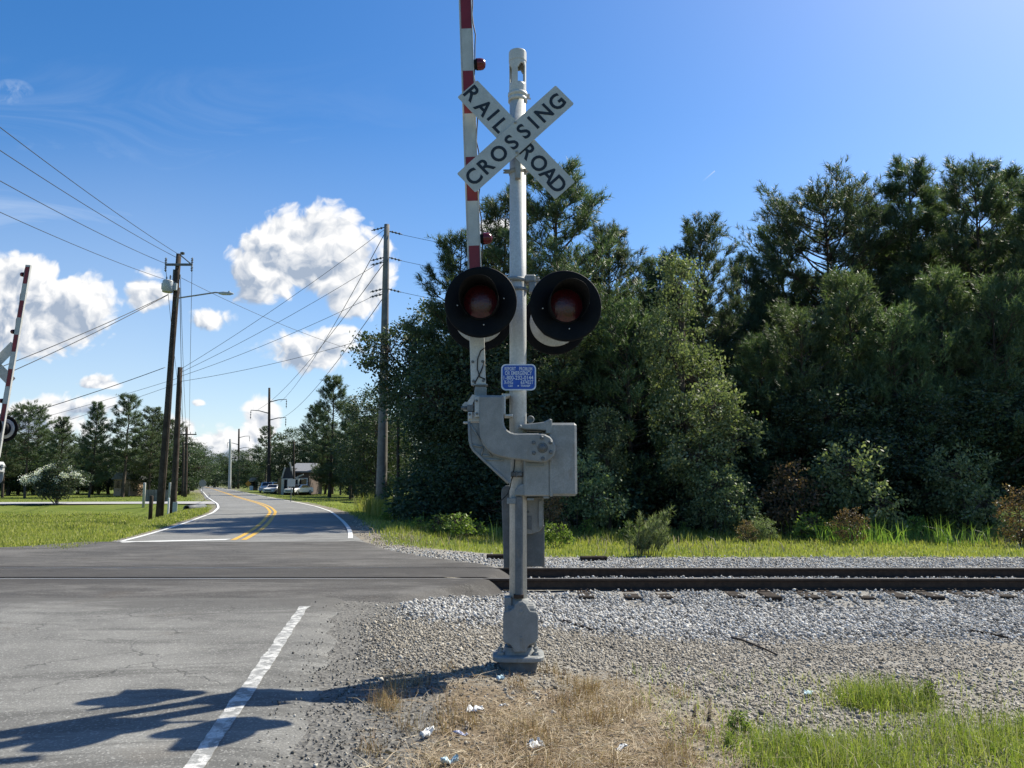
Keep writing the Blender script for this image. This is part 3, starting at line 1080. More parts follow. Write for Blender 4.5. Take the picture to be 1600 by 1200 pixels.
def rand_rot(n, r):
    q = r.normal(0, 1, (n, 4)); q /= np.linalg.norm(q, axis=1)[:, None]
    w, x, y, z = q.T
    return np.stack([np.stack([1 - 2 * (y * y + z * z), 2 * (x * y - z * w), 2 * (x * z + y * w)], -1),
                     np.stack([2 * (x * y + z * w), 1 - 2 * (x * x + z * z), 2 * (y * z - x * w)], -1),
                     np.stack([2 * (x * z - y * w), 2 * (y * z + x * w), 1 - 2 * (x * x + y * y)], -1)], 1)


def stones(name, P, size, mat, label, base=icosa, sink=0.25, seed=0):
    r = np.random.default_rng(seed)
    v, f = base()
    n = len(P)
    sc = size[:, None] * r.uniform(0.55, 1.25, (n, 3))
    vv = v[None] * (1 + r.uniform(-.22, .22, (n, len(v), 1))) * sc[:, None]
    R = rand_rot(n, r)
    vv = np.einsum('nij,nkj->nki', R, vv)
    vv += P[:, None]
    vv[..., 2] += (size * (0.5 - sink))[:, None]
    Fc = (f[None] + (np.arange(n) * len(v))[:, None, None]).reshape(-1, 3)
    o = link(name, np_mesh(name, vv.reshape(-1, 3), Fc), mat)
    tag(o, label, name.replace('_', ' '), kind='stuff')


def scatter(n, x0, x1, y0, y1, wf, r, zoff=0.0):
    x = r.uniform(x0, x1, n); y = r.uniform(y0, y1, n)
    keep = r.random(n) < wf(x, y)
    x, y = x[keep], y[keep]
    return np.stack([x, y, H(x, y) + zoff], -1)


def build_stones():
    r = np.random.default_rng(21)

    def wb(x, y):
        xl, xr = apron_edges(y)
        clear = sstep(x - xr, -0.35, 0.25)
        w = sstep(y + .55 * wob(x * .8, y * .8) + .25 * wob(x * 3, y * 3), 8.4, 9.4) * (1 - .0 * y)
        rails = (np.abs(y - Y_NEAR) > .13) & (np.abs(y - Y_FAR) > .13)
        dusty = 1 - .75 * (1 - sstep(y, 9.0, 10.6)) * sstep(wob(x * 1.6 + 2, y * 2.4), -.25, .35)
        return clear * w * rails * dusty * np.clip(.5 + .45 * wob(x * 1.3, y * 1.3), .25, 1) * (1 - sstep(y, 17.6, 19.4) * .9)
    P = scatter(95000, -3.5, 16, 8.2, 19.6, wb, r)
    keep = np.abs(P[:, 0]) < P[:, 1] * 0.72 + 2.6
    P = P[keep]
    # more crowding where it is looked at from close by
    P2 = scatter(110000, -1.4, 10.5, 8.2, 11.9, wb, r)
    P = np.concatenate([P, P2])
    bare = np.zeros(len(P), bool)
    for tx in TIES_OPEN:
        bare |= (np.abs(P[:, 0] - tx) < .16) & (P[:, 1] > 11.25) & (P[:, 1] < 12.25)
    P = P[~bare | (r.random(len(P)) < .16)]
    size = r.uniform(.010, .027, len(P)) * (1 - .35 * sstep(9.9 - P[:, 1], 0, 1.4))
    P[:, 2] += np.where(r.random(len(P)) < .25, .02, 0)
    stones('ballast_stones', P, size, M['ballast'], 'crushed pale grey ballast heaped along the rails', icosa, .3, 5)

    def wg(x, y):
        d = rdist(x, y) - 3.45
        w = sstep(d + .15 * wob(x * 2, y * 2), -0.05, .55)
        dens = np.clip(.40 + 1.2 * wob(x * 1.3 + 3, y * 1.7), .05, 1)
        return w * dens * (1 - .45 * dry_w(x, y)) * (1 - .6 * green_w(x, y)) * (1 - .7 * sstep(y, 8.8, 9.8))
    P = scatter(120000, -3.2, 8.2, 4.0, 10, wg, r)
    P = P[np.abs(P[:, 0]) < P[:, 1] * .72 + 2.6]
    size = r.uniform(.006, .017, len(P)) * np.where(r.random(len(P)) < .12, 1.7, 1)
    stones('loose_gravel', P, size, M['gravel'], 'loose grey gravel spread beside the road shoulder', octa, .3, 6)

    def wd(x, y):
        d = rdist(x, y)
        return np.clip(.35 + .7 * wob(x * 2, y * 2), .05, .9) * sstep(d + .2 * wob(x * 4, y * 4), 2.95, 3.6) * (1 - sstep(d, 4.0, 4.9))
    P = scatter(60000, -4.5, .5, 3.4, 11, wd, r, .004)
    P[:, 2] = np.maximum(P[:, 2], np.where(rdist(P[:, 0], P[:, 1]) < 3.3, .002, -9))
    stones('shoulder_grit', P, r.uniform(.004, .013, len(P)), M['grit'], 'fine grit strewn over the crumbling asphalt edge', octa, .2, 8)
    # pale strip of gravel along the far verge of the road

    def wf(x, y):
        d = rdist(x, y)
        return sstep(d, 3.0, 3.6) * (1 - sstep(d, 4.2, 5.2)) * .9
    P = scatter(16000, -12, 0, 16.5, 32, wf, r)
    stones('verge_gravel', P, r.uniform(.012, .03, len(P)), M['gravel'], 'pale gravel along the far road edge beyond the track', octa, .3, 9)


build_stones()

# ------------------------------------------------------------------ grass


def blades(name, P, h, w, mat, label, lean=0.35, seed=0, cat='grass', flat=False):
    """bent blades: a quad and a tip triangle each"""
    r = np.random.default_rng(seed)
    n = len(P)
    a = r.uniform(0, 2 * PI, n)
    u = np.stack([np.cos(a), np.sin(a), np.zeros(n)], -1)
    a2 = r.uniform(0, 2 * PI, n)
    ln = np.abs(r.normal(0, lean, n))[:, None]
    ld = np.stack([np.cos(a2), np.sin(a2), np.zeros(n)], -1) * ln
    h = h[:, None]; w = w[:, None]
    up = np.array([0, 0, 1.0])
    mid = P + h * (0.55 * up) + ld * h * .30
    tip = P + h * (up * (1 - .35 * np.minimum(ln, 1.2))) + ld * h
    if flat:
        ld = ld / (ln + 1e-6)
        e1, e2 = r.uniform(.05, .5, (n, 1)), r.uniform(-.05, .45, (n, 1))
        mid = P + ld * h * .5 + up * h * e1 * .5
        ld2 = ld + .5 * r.normal(0, 1, (n, 3)) * np.array([1, 1, 0])
        tip = mid + ld2 * h * .5 + up * h * (e2 - .1) * .5
        u = np.stack([-ld[:, 1], ld[:, 0], r.normal(0, .5, n)], -1)
    V = np.stack([P - u * w * .5, P + u * w * .5, mid + u * w * .4, mid - u * w * .4, tip], 1).reshape(-1, 3)
    k = np.arange(n) * 5
    quads = np.stack([k, k + 1, k + 2, k + 3], -1)
    tris = np.stack([k + 3, k + 2, k + 4], -1)
    o = link(name, np_mesh(name, V, [quads, tris]), mat)
    tag(o, label, cat, kind='stuff')
    return o


def build_grass():
    r = np.random.default_rng(33)
    view = lambda x, y: (np.abs(x) < y * .72 + 3)
    # left verge beyond the track
    wl = lambda x, y: grass_w(x, y) * (rdist(x, y) < 0) * view(x, y) * np.clip(22 / y, .1, 1) ** 1.2
    P = np.concatenate([scatter(230000, -34, -8, 16.5, 46, wl, r)])
    hh = r.uniform(.07, .2, len(P)) * (1 + .5 * wob(P[:, 0], P[:, 1])).clip(.4, 2)
    edge = sstep(-rdist(P[:, 0], P[:, 1]), 3.1, 4.6)
    hh *= .45 + .55 * edge
    blades('verge_grass', P, hh, .010 + .0008 * P[:, 1] * r.uniform(.5, 1.2, len(P)), M['grassgreen'], 'rough mown grass on the verge left of the road', .45, 1)
    # far left lawns
    wl2 = lambda x, y: grass_w(x, y) * view(x, y) * np.clip(40 / y, .1, 1) ** 1.5 * (1 - ((y < 66) & (y > 50) & (rdist(x, y) < 0)))
    P = scatter(90000, -75, 10, 42, 120, wl2, r)
    P = P[~((P[:, 0] > -3) & (P[:, 1] < 75))]
    blades('lawn_grass', P, r.uniform(.06, .14, len(P)), .05 * r.uniform(.5, 1.2, len(P)), M['grassgreen'], 'distant short lawns on both sides of the curving road', .4, 2)
    # right verge beyond the track, short near the ballast and tall by the trees
    wr = lambda x, y: grass_w(x, y) * (rdist(x, y) > 0) * view(x, y) * np.clip(24 / y, .3, 1) * np.clip(.75 + .5 * wob(x, y), .15, 1)
    P = scatter(190000, -18, 27, 18.4, 44, wr, r)
    tall = sstep(P[:, 1] + .8 * wob(P[:, 0], P[:, 1]), 22.0, 27.5) * sstep(P[:, 0], -6.5, -4)
    hh = r.uniform(.04, .14, len(P)) * (1 - tall) + tall * r.uniform(.08, .40, len(P)) * (1 + .5 * wob(P[:, 0] * 1.3, P[:, 1])).clip(.4, 1.6)
    blades('trackside_grass', P, hh, .016 + .014 * r.random(len(P)) + .01 * tall, M['grassgreen'], 'uneven green grass between the ballast and the woods', .4, 3)
    # tall reeds at the wood edge
    wt = lambda x, y: view(x, y) * np.clip(.35 + .8 * wob(x * .7 + 9, y * .7), 0, 1)
    P = scatter(26000, -4, 26, 24.5, 30, wt, r)
    blades('tall_grass', P, r.uniform(.2, .65, len(P)) * (.6 + .6 * wob(P[:, 0] * .8, P[:, 1])).clip(.3, 1.4), r.uniform(.014, .026, len(P)), M['grassgreen'], 'tall reedy grass growing in front of the dark trees', .25, 4)
    P = scatter(30000, -5, 26, 23.0, 29.5, lambda x, y: view(x, y) * sstep(wob(x * 1.1 + 7, y * 1.4), .25, .6), r)
    blades('rank_weeds', P, r.uniform(.25, .95, len(P)), r.uniform(.014, .03, len(P)), M['weed'], 'rank tall weeds in clumps along the wood edge', .5, 24)
    P = scatter(9000, -6, 26, 18.6, 27, lambda x, y: view(x, y) * grass_w(x, y) * np.clip(.2 + .9 * wob(x * .9 + 4, y * 1.5), 0, 1), r)
    blades('dead_stalks', P, r.uniform(.08, .45, len(P)), r.uniform(.010, .022, len(P)), M['straw'], 'dry brown stalks mixed into the trackside grass', .7, 14)
    P = scatter(9000, -9.5, -3.5, 32, 46, lambda x, y: (rdist(x, y) > 4.6) * np.clip(.4 + .8 * wob(x, y), 0, 1), r)
    blades('tall_weeds', P, r.uniform(.5, 1.25, len(P)), r.uniform(.025, .05, len(P)), M['grassgreen'], 'tall pale weeds round the foot of the tall grey pole', .35, 12)
    # fresh grass in the foreground
    P = scatter(110000, .8, 6.0, 4.2, 7.2, lambda x, y: np.clip(green_w(x, y) * 1.1 - .05, 0, 1) * (.06 + .94 * sstep(wob(x * 4.3, y * 4.3), -.25, .45)), r)
    blades('foreground_grass', P, r.uniform(.04, .22, len(P)) * (.5 + .7 * green_w(P[:, 0], P[:, 1])), r.uniform(.003, .0075, len(P)), M['grasslush'], 'fresh bright green grass at the lower right', .75, 5)
    P = scatter(16000, .6, 6.0, 4.2, 7.4, lambda x, y: np.clip(green_w(x, y) * .9 + .10 + .3 * wob(x * 3, y * 3), 0, 1) * (x > 1.0), r)
    blades('sparse_grass', P, r.uniform(.03, .12, len(P)), r.uniform(.003, .006, len(P)), M['grassgreen'], 'thin short grass creeping over the gravel at the lower right', .9, 15)
    P = scatter(3000, .8, 6.0, 4.2, 7.2, lambda x, y: np.clip(green_w(x, y) - .1, 0, 1), r)
    blades('seed_stalks', P, r.uniform(.2, .36, len(P)), r.uniform(.0025, .004, len(P)), M['straw'], 'pale dry stalks standing in the fresh green grass', .45, 6)
    # dead straw: a matted layer and loose upright tufts
    P = scatter(120000, -1.9, 2.6, 4.2, 7.2, lambda x, y: np.clip(dry_w(x, y) * (rdist(x, y) > 3.75), 0, 1) ** 1.2 * np.clip(.32 + .7 * wob(x * 4, y * 4), .03, .8), r, .004)
    n = len(P)
    blades('dry_straw', P, r.uniform(.05, .2, n), r.uniform(.002, .0048, n), M['straw'], 'pale dead straw matted around the foot of the signal', 1.0, 7, flat=True)
    C = scatter(430, -1.9, 2.4, 4.2, 7.0, lambda x, y: np.clip(dry_w(x, y) * (rdist(x, y) > 3.8), 0, 1) * np.clip(.35 + .9 * wob(x * 2 + 1, y * 2), 0, 1), r)
    P = np.repeat(C, 60, 0); P[:, :2] += r.normal(0, .055, (len(P), 2)); P[:, 2] = H(P[:, 0], P[:, 1])
    blades('brown_straw', P, r.uniform(.05, .19, len(P)), r.uniform(.0018, .004, len(P)), M['strawbrown'], 'brown dead grass tufts standing in the pale straw', .8, 17)
    P = scatter(2600, -2.2, 4.0, 3.4, 7.2, lambda x, y: np.clip(.1 + .7 * wob(x * 1.4 + 2, y * 1.4), 0, .5) * (rdist(x, y) > 3.7) * (1 - dry_w(x, y)), r)
    blades('stray_straw', P, r.uniform(.04, .14, len(P)), r.uniform(.002, .004, len(P)), M['straw'], 'scattered dry stalks lying on the gravel', 1.6, 8)


build_grass()

# ------------------------------------------------------------------ plants


def leaves_mesh(C, axis, size, r, flat=0.4):
    """diamond leaves, folded along the midrib; C centre, axis preferred direction"""
    n = len(C)
    d = r.normal(0, 1, (n, 3)); d[:, 2] -= .25
    d = d + axis * 0.9
    d /= np.linalg.norm(d, axis=1)[:, None] + 1e-9
    t = r.normal(0, 1, (n, 3)); t[:, 2] *= flat
    s_ = np.cross(d, t); s_ /= np.linalg.norm(s_, axis=1)[:, None] + 1e-9
    nn = np.cross(s_, d)
    L = size[:, None]
    V = np.stack([C, C + d * L * .5 + s_ * L * .27 + nn * L * .06, C + d * L, C + d * L * .5 - s_ * L * .27 + nn * L * .06], 1).reshape(-1, 3)
    k = np.arange(n) * 4
    return V, np.stack([k, k + 1, k + 2, k + 3], -1)


def tubes_np(segs, n=6):
    """segs: list of (pts array, radii array) -> V, F quads"""
    VV, FF, base = [], [], 0
    an = np.linspace(0, 2 * PI, n, endpoint=False)
    for pts, rs in segs:
        pts = np.asarray(pts, float)
        t = np.gradient(pts, axis=0); t /= np.linalg.norm(t, axis=1)[:, None] + 1e-9
        ref = np.where(np.abs(t[:, 2:3]) < .85, np.array([[0, 0, 1.0]]), np.array([[1.0, 0, 0]]))
        a = np.cross(t, ref); a /= np.linalg.norm(a, axis=1)[:, None] + 1e-9
        b_ = np.cross(t, a)
        ring = pts[:, None] + (a[:, None] * np.cos(an)[None, :, None] + b_[:, None] * np.sin(an)[None, :, None]) * np.asarray(rs)[:, None, None]
        m = len(pts)
        VV.append(ring.reshape(-1, 3))
        i = (np.arange(m - 1)[:, None] * n + np.arange(n)[None]).ravel()
        j = (np.arange(m - 1)[:, None] * n + (np.arange(n)[None] + 1) % n).ravel()
        FF.append(np.stack([i, j, j + n, i + n], -1) + base)
        base += m * n
    return np.concatenate(VV), np.concatenate(FF)


def unit(v): return v / (np.linalg.norm(v, axis=-1, keepdims=True) + 1e-9)


def needle_mesh(C, A, r, n=20, sl=.30, nl=.2, w=.02, spread=.9):
    """shoots: needles set round a short axis, like a bottle brush"""
    m = len(C)
    t = r.uniform(0.0, 1, (m, n, 1))
    rad = unit(r.normal(0, 1, (m, n, 3)))
    A_ = A[:, None]
    rad = unit(rad - (rad * A_).sum(-1, keepdims=True) * A_)
    d = unit(A_ * (1.0 - .2 * t) + rad * spread)
    b0 = C[:, None] + A_ * t * sl
    L = nl * r.uniform(.7, 1.2, (m, n, 1))
    s_ = unit(np.cross(d, rad + .3 * r.normal(0, 1, (m, n, 3)))) * w * .5
    V = np.stack([b0 - s_, b0 + s_, b0 + d * L], 2).reshape(-1, 3)
    k = np.arange(m * n) * 3
    return V, np.stack([k, k + 1, k + 2], -1)


TREES = {}


def store(key, h, tv, tf, cv, cf, leafmat):
    tm = np_mesh('trunk', tv, tf, True); tm.materials.append(M['bark'])
    cm = np_mesh('crown', cv, cf); cm.materials.append(M[leafmat])
    TREES[key] = (tm, cm, float(np.quantile(np.asarray(cv)[:, 2], .9995)))


def make_pine(key, seed, h, cb, spread, nb, prof, twigs=9, leafmat='pine', nw=.030, droop=.1, sl=.40, nn=19, nl=.29):
    r = np.random.default_rng(seed)
    zs = np.linspace(0, h, 9)
    wx = np.cumsum(r.normal(0, .05, 9)) * h / 14; wy = np.cumsum(r.normal(0, .05, 9)) * h / 14
    wx[0] = wy[0] = 0
    trunk = np.stack([wx, wy, zs], -1)
    segs = [(trunk, np.linspace(.013 * h + .02, .02, 9))]
    C, A = [], []
    for i in range(nb):
        t = (i + r.random()) / nb
        z = h * (cb + (1 - cb) * t * .985)
        ang = i * 2.4 + r.normal(0, .4)
        L = spread * prof(t) * r.uniform(.6, 1.15)
        o = np.array([np.interp(z, zs, wx), np.interp(z, zs, wy), z])
        rise = -.05 - droop * (1 - t) + (.9 if prof is not roundp else .55) * t ** 1.8 + r.normal(0, .13)
        hd = np.array([math.cos(ang), math.sin(ang), 0])
        s_ = np.linspace(0, 1, 5)[:, None]
        pts = o + hd * L * s_ + np.array([0, 0, 1]) * (L * rise * s_ + .30 * L * s_ ** 2.2)
        pts += r.normal(0, .03 * L, (5, 3)) * s_
        segs.append((pts, np.linspace(.016 + .022 * L / 2, .008, 5)))
        m = max(4, int(1.5 * twigs * (.4 + .6 * L / spread)))
        u = r.uniform(.30, 1, m) ** .8
        bp = np.stack([np.interp(u, s_[:, 0], pts[:, k]) for k in range(3)], -1)
        side = np.cross(hd, [0, 0, 1]) * r.choice([-1, 1], m)[:, None]
        td = unit(hd * r.uniform(.2, 1, (m, 1)) + side * r.uniform(.1, 1, (m, 1)) + np.array([0, 0, 1]) * r.uniform(.05, .75, (m, 1)))
        tl = r.uniform(.2, .55, (m, 1)) * (.4 + .35 * L)
        ends = bp + td * tl
        for k in range(m):
            segs.append((np.stack([bp[k], ends[k]]), [.012, .005]))
        nsh = 3
        for q in range(nsh):
            f = 1.05 - q * .30
            C.append(bp + td * tl * f + r.normal(0, .07, (m, 3)))
            A.append(unit(td * .6 + np.array([0, 0, 1]) * r.uniform(.3, 1.1, (m, 1)) + r.normal(0, .3, (m, 3))))
        C.append(pts[-1:]); A.append(unit((hd * .5 + np.array([0, 0, 1]))[None]))
    C.append(trunk[-1:] + np.array([[0, 0, 0.0]])); A.append(np.array([[0, 0, 1.0]]))
    tv, tf = tubes_np(segs, 5)
    cv, cf = needle_mesh(np.concatenate(C), np.concatenate(A), r, nn, sl, nl, nw)
    store(key, h, tv, tf, cv, cf, leafmat)


def make_broad(key, seed, h, base, blobs, ncl, nleaf, lsize, leafmat='leaf', clr=.5, trunk=True, shell=.45):
    """blobs: ellipsoids (x,y,z,rx,ry,rz) that the leaf clusters fill"""
    r = np.random.default_rng(seed)
    bl = np.array(blobs, float)
    vol = (bl[:, 3] * bl[:, 4] * bl[:, 5]) ** .8
    pick = r.choice(len(bl), ncl, p=vol / vol.sum())
    d = unit(r.normal(0, 1, (ncl, 3)))
    rad = r.uniform(shell, 1.0, (ncl, 1)) ** .6 * r.uniform(.85, 1.12, (ncl, 1))
    C = bl[pick, :3] + d * rad * bl[pick, 3:]
    C = C[C[:, 2] > .12]
    d = d[:len(C)]
    segs = []
    top = bl[:, 2].max()
    zs = np.linspace(0, top, 7)
    tx = np.interp(zs, [0, base, top], [0, bl[0, 0] * .3, bl[np.argmax(bl[:, 2]), 0]]) + np.concatenate([[0], r.normal(0, .06, 6)])
    ty = np.interp(zs, [0, base, top], [0, bl[0, 1] * .3, bl[np.argmax(bl[:, 2]), 1]]) + np.concatenate([[0], r.normal(0, .06, 6)])
    tr = np.stack([tx, ty, zs], -1)
    if trunk:
        segs.append((tr, np.linspace(.02 * h + .02, .02, 7)))
    for b_ in bl:
        z0 = max(base, b_[2] - 1.2 * b_[5]) if trunk else .1
        o = np.array([np.interp(z0, zs, tx), np.interp(z0, zs, ty), z0]) if trunk else np.array([r.normal(0, .1), r.normal(0, .1), 0])
        e = b_[:3]
        mid = (o + e) / 2 + r.normal(0, .1, 3) * b_[3]
        segs.append((np.stack([o, mid, e]), [.012 * h, .008 * h, .015]))
    for i in range(0, len(C), 2):
        b_ = bl[np.argmin(((bl[:, :3] - C[i]) ** 2).sum(1))]
        o = b_[:3] + r.normal(0, .1, 3)
        segs.append((np.stack([o, (o + C[i]) / 2 + r.normal(0, .12, 3), C[i]]), [.018, .012, .005]))
    n = len(C) * nleaf
    cc = np.repeat(C, nleaf, 0)
    ax = np.repeat(unit(C - bl[:, :3].mean(0)), nleaf, 0)
    csz = np.repeat(r.uniform(.55, 1.25, (len(C), 1)), nleaf, 0) * clr
    LC = cc + r.normal(0, .5, (n, 3)) * csz * np.array([1, 1, .6])
    LC[:, 2] = np.maximum(LC[:, 2], .03)
    lv, lf = leaves_mesh(LC, ax * .5 + np.array([0, 0, -.25]), lsize * r.uniform(.65, 1.3, n), r)
    tv, tf = tubes_np(segs, 5)
    store(key, h, tv, tf, lv, lf, leafmat)


cone = lambda t: (1 - t) ** .75 * (.35 + .65 * min(1, t * 4)) + .10
roundp = lambda t: math.sqrt(max(0, 1 - (2 * t - .85) ** 2 * .75)) * .95 + .05
midp = lambda t: (1 - t) ** .55 * (.55 + .45 * min(1, t * 3)) + .12
make_pine('pine_a', 1, 17, .22, 3.4, 98, midp, 11)
make_pine('pine_b', 2, 16, .30, 2.7, 84, cone, 11)
make_pine('pine_c', 3, 17, .42, 4.1, 100, roundp, 12, droop=.02, nn=20)
make_pine('pine_d', 4, 15, .33, 2.4, 66, midp, 9)
make_pine('pine_e', 8, 15, .10, 3.3, 100, cone, 11, nw=.03)
make_pine('pine_y', 5, 9, .05, 2.2, 62, cone, 8, 'pineyoung', .030, .0, .60, 26, .20)
make_pine('pine_y2', 6, 9, .06, 2.6, 62, midp, 8, 'pineyoung', .030, .0, .60, 26, .20)
make_broad('broad_a', 11, 11, 2.2, [(0, 0, 8.2, 2.3, 2.3, 2.4), (-1.6, .2, 6.2, 2.0, 2.0, 1.9), (1.5, -.3, 6.0, 2.2, 2.0, 1.9), (.2, 1, 4.5, 2.3, 2, 1.8), (-.4, -1.2, 4.2, 2.2, 1.8, 1.9), (0, 0, 2.2, 2.2, 2, 1.8)], 520, 40, .17, 'leaf', .62)
make_broad('broad_e', 19, 12, 4.0, [(0.3, 0, 9.8, 1.7, 1.7, 2.0), (-1.6, -2.2, 8.6, 1.9, 1.7, 1.2), (1.5, -.3, 7.2, 2.0, 2.0, 1.9), (-.8, -.6, 6.9, 1.7, 2, 1.5), (1.2, 0, 4.0, 1.9, 1.8, 1.9), (.4, 0, 2.0, 1.4, 1.3, 1.5)], 480, 40, .17, 'leaf', .55)
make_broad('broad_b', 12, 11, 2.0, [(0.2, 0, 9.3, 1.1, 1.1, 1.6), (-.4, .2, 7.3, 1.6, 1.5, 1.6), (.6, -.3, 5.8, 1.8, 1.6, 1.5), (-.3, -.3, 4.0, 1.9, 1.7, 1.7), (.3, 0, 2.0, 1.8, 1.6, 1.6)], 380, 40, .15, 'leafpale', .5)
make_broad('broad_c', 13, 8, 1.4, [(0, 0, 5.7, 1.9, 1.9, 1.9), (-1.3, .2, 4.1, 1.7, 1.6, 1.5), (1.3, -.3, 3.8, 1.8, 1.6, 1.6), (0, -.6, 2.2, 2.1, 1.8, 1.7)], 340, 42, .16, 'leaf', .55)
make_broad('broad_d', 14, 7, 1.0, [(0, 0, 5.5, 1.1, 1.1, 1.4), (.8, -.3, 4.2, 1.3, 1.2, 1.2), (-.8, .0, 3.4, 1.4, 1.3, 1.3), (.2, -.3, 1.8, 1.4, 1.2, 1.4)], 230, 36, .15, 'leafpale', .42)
make_broad('shrub_a', 15, 3, .3, [(0, 0, 1.7, 1.3, 1.2, 1.2), (-.9, .1, 1.0, 1.0, .9, .9), (.9, -.1, 1.1, 1.1, .9, .9)], 190, 34, .13, 'leaf', .4, False, .3)
make_broad('shrub_b', 16, 3, .3, [(0, 0, 2.2, .5, .5, .8), (-.5, .1, 1.5, .6, .5, .7), (.5, -.1, 1.3, .7, .6, .8), (0, 0, .7, .9, .7, .6)], 75, 26, .12, 'leafred', .3, False, .3)
make_broad('shrub_c', 17, 3, .3, [(0, 0, 1.9, .9, .9, 1.0), (-.7, .1, 1.2, .8, .7, .8), (.7, -.1, 1.0, .9, .7, .8)], 120, 30, .11, 'leafpale', .34, False, .3)
make_broad('weed', 18, 1.2, .1, [(0, 0, .7, .35, .35, .45), (-.3, .1, .4, .3, .3, .35), (.3, -.1, .45, .3, .3, .4)], 50, 16, .10, 'weed', .16, False, .2)


def z_at(py, Y): return at(800, py, Y).z


def plant(name, key, px, Y, top, label, cat, group=None, wide=1.0, rz=None, base=None, noc=False):
    p = at(px, 760, Y)
    x = p.x
    z0 = Hs(x, Y) if base is None else base
    tm, cm, h = TREES[key]
    s = (z_at(top, Y) - z0) / h
    root = empty(name, (x, Y, z0 - .03), random.uniform(0, 6.28) if rz is None else rz)
    root.scale = (s * wide, s * wide, s)
    t_ = bpy.data.objects.new('trunk' if 'tree' in name else 'stem', tm); COL.objects.link(t_); t_.parent = root
    c_ = bpy.data.objects.new('crown' if 'tree' in name else 'foliage', cm); COL.objects.link(c_); c_.parent = root
    tag(root, label, cat, group)
    return root


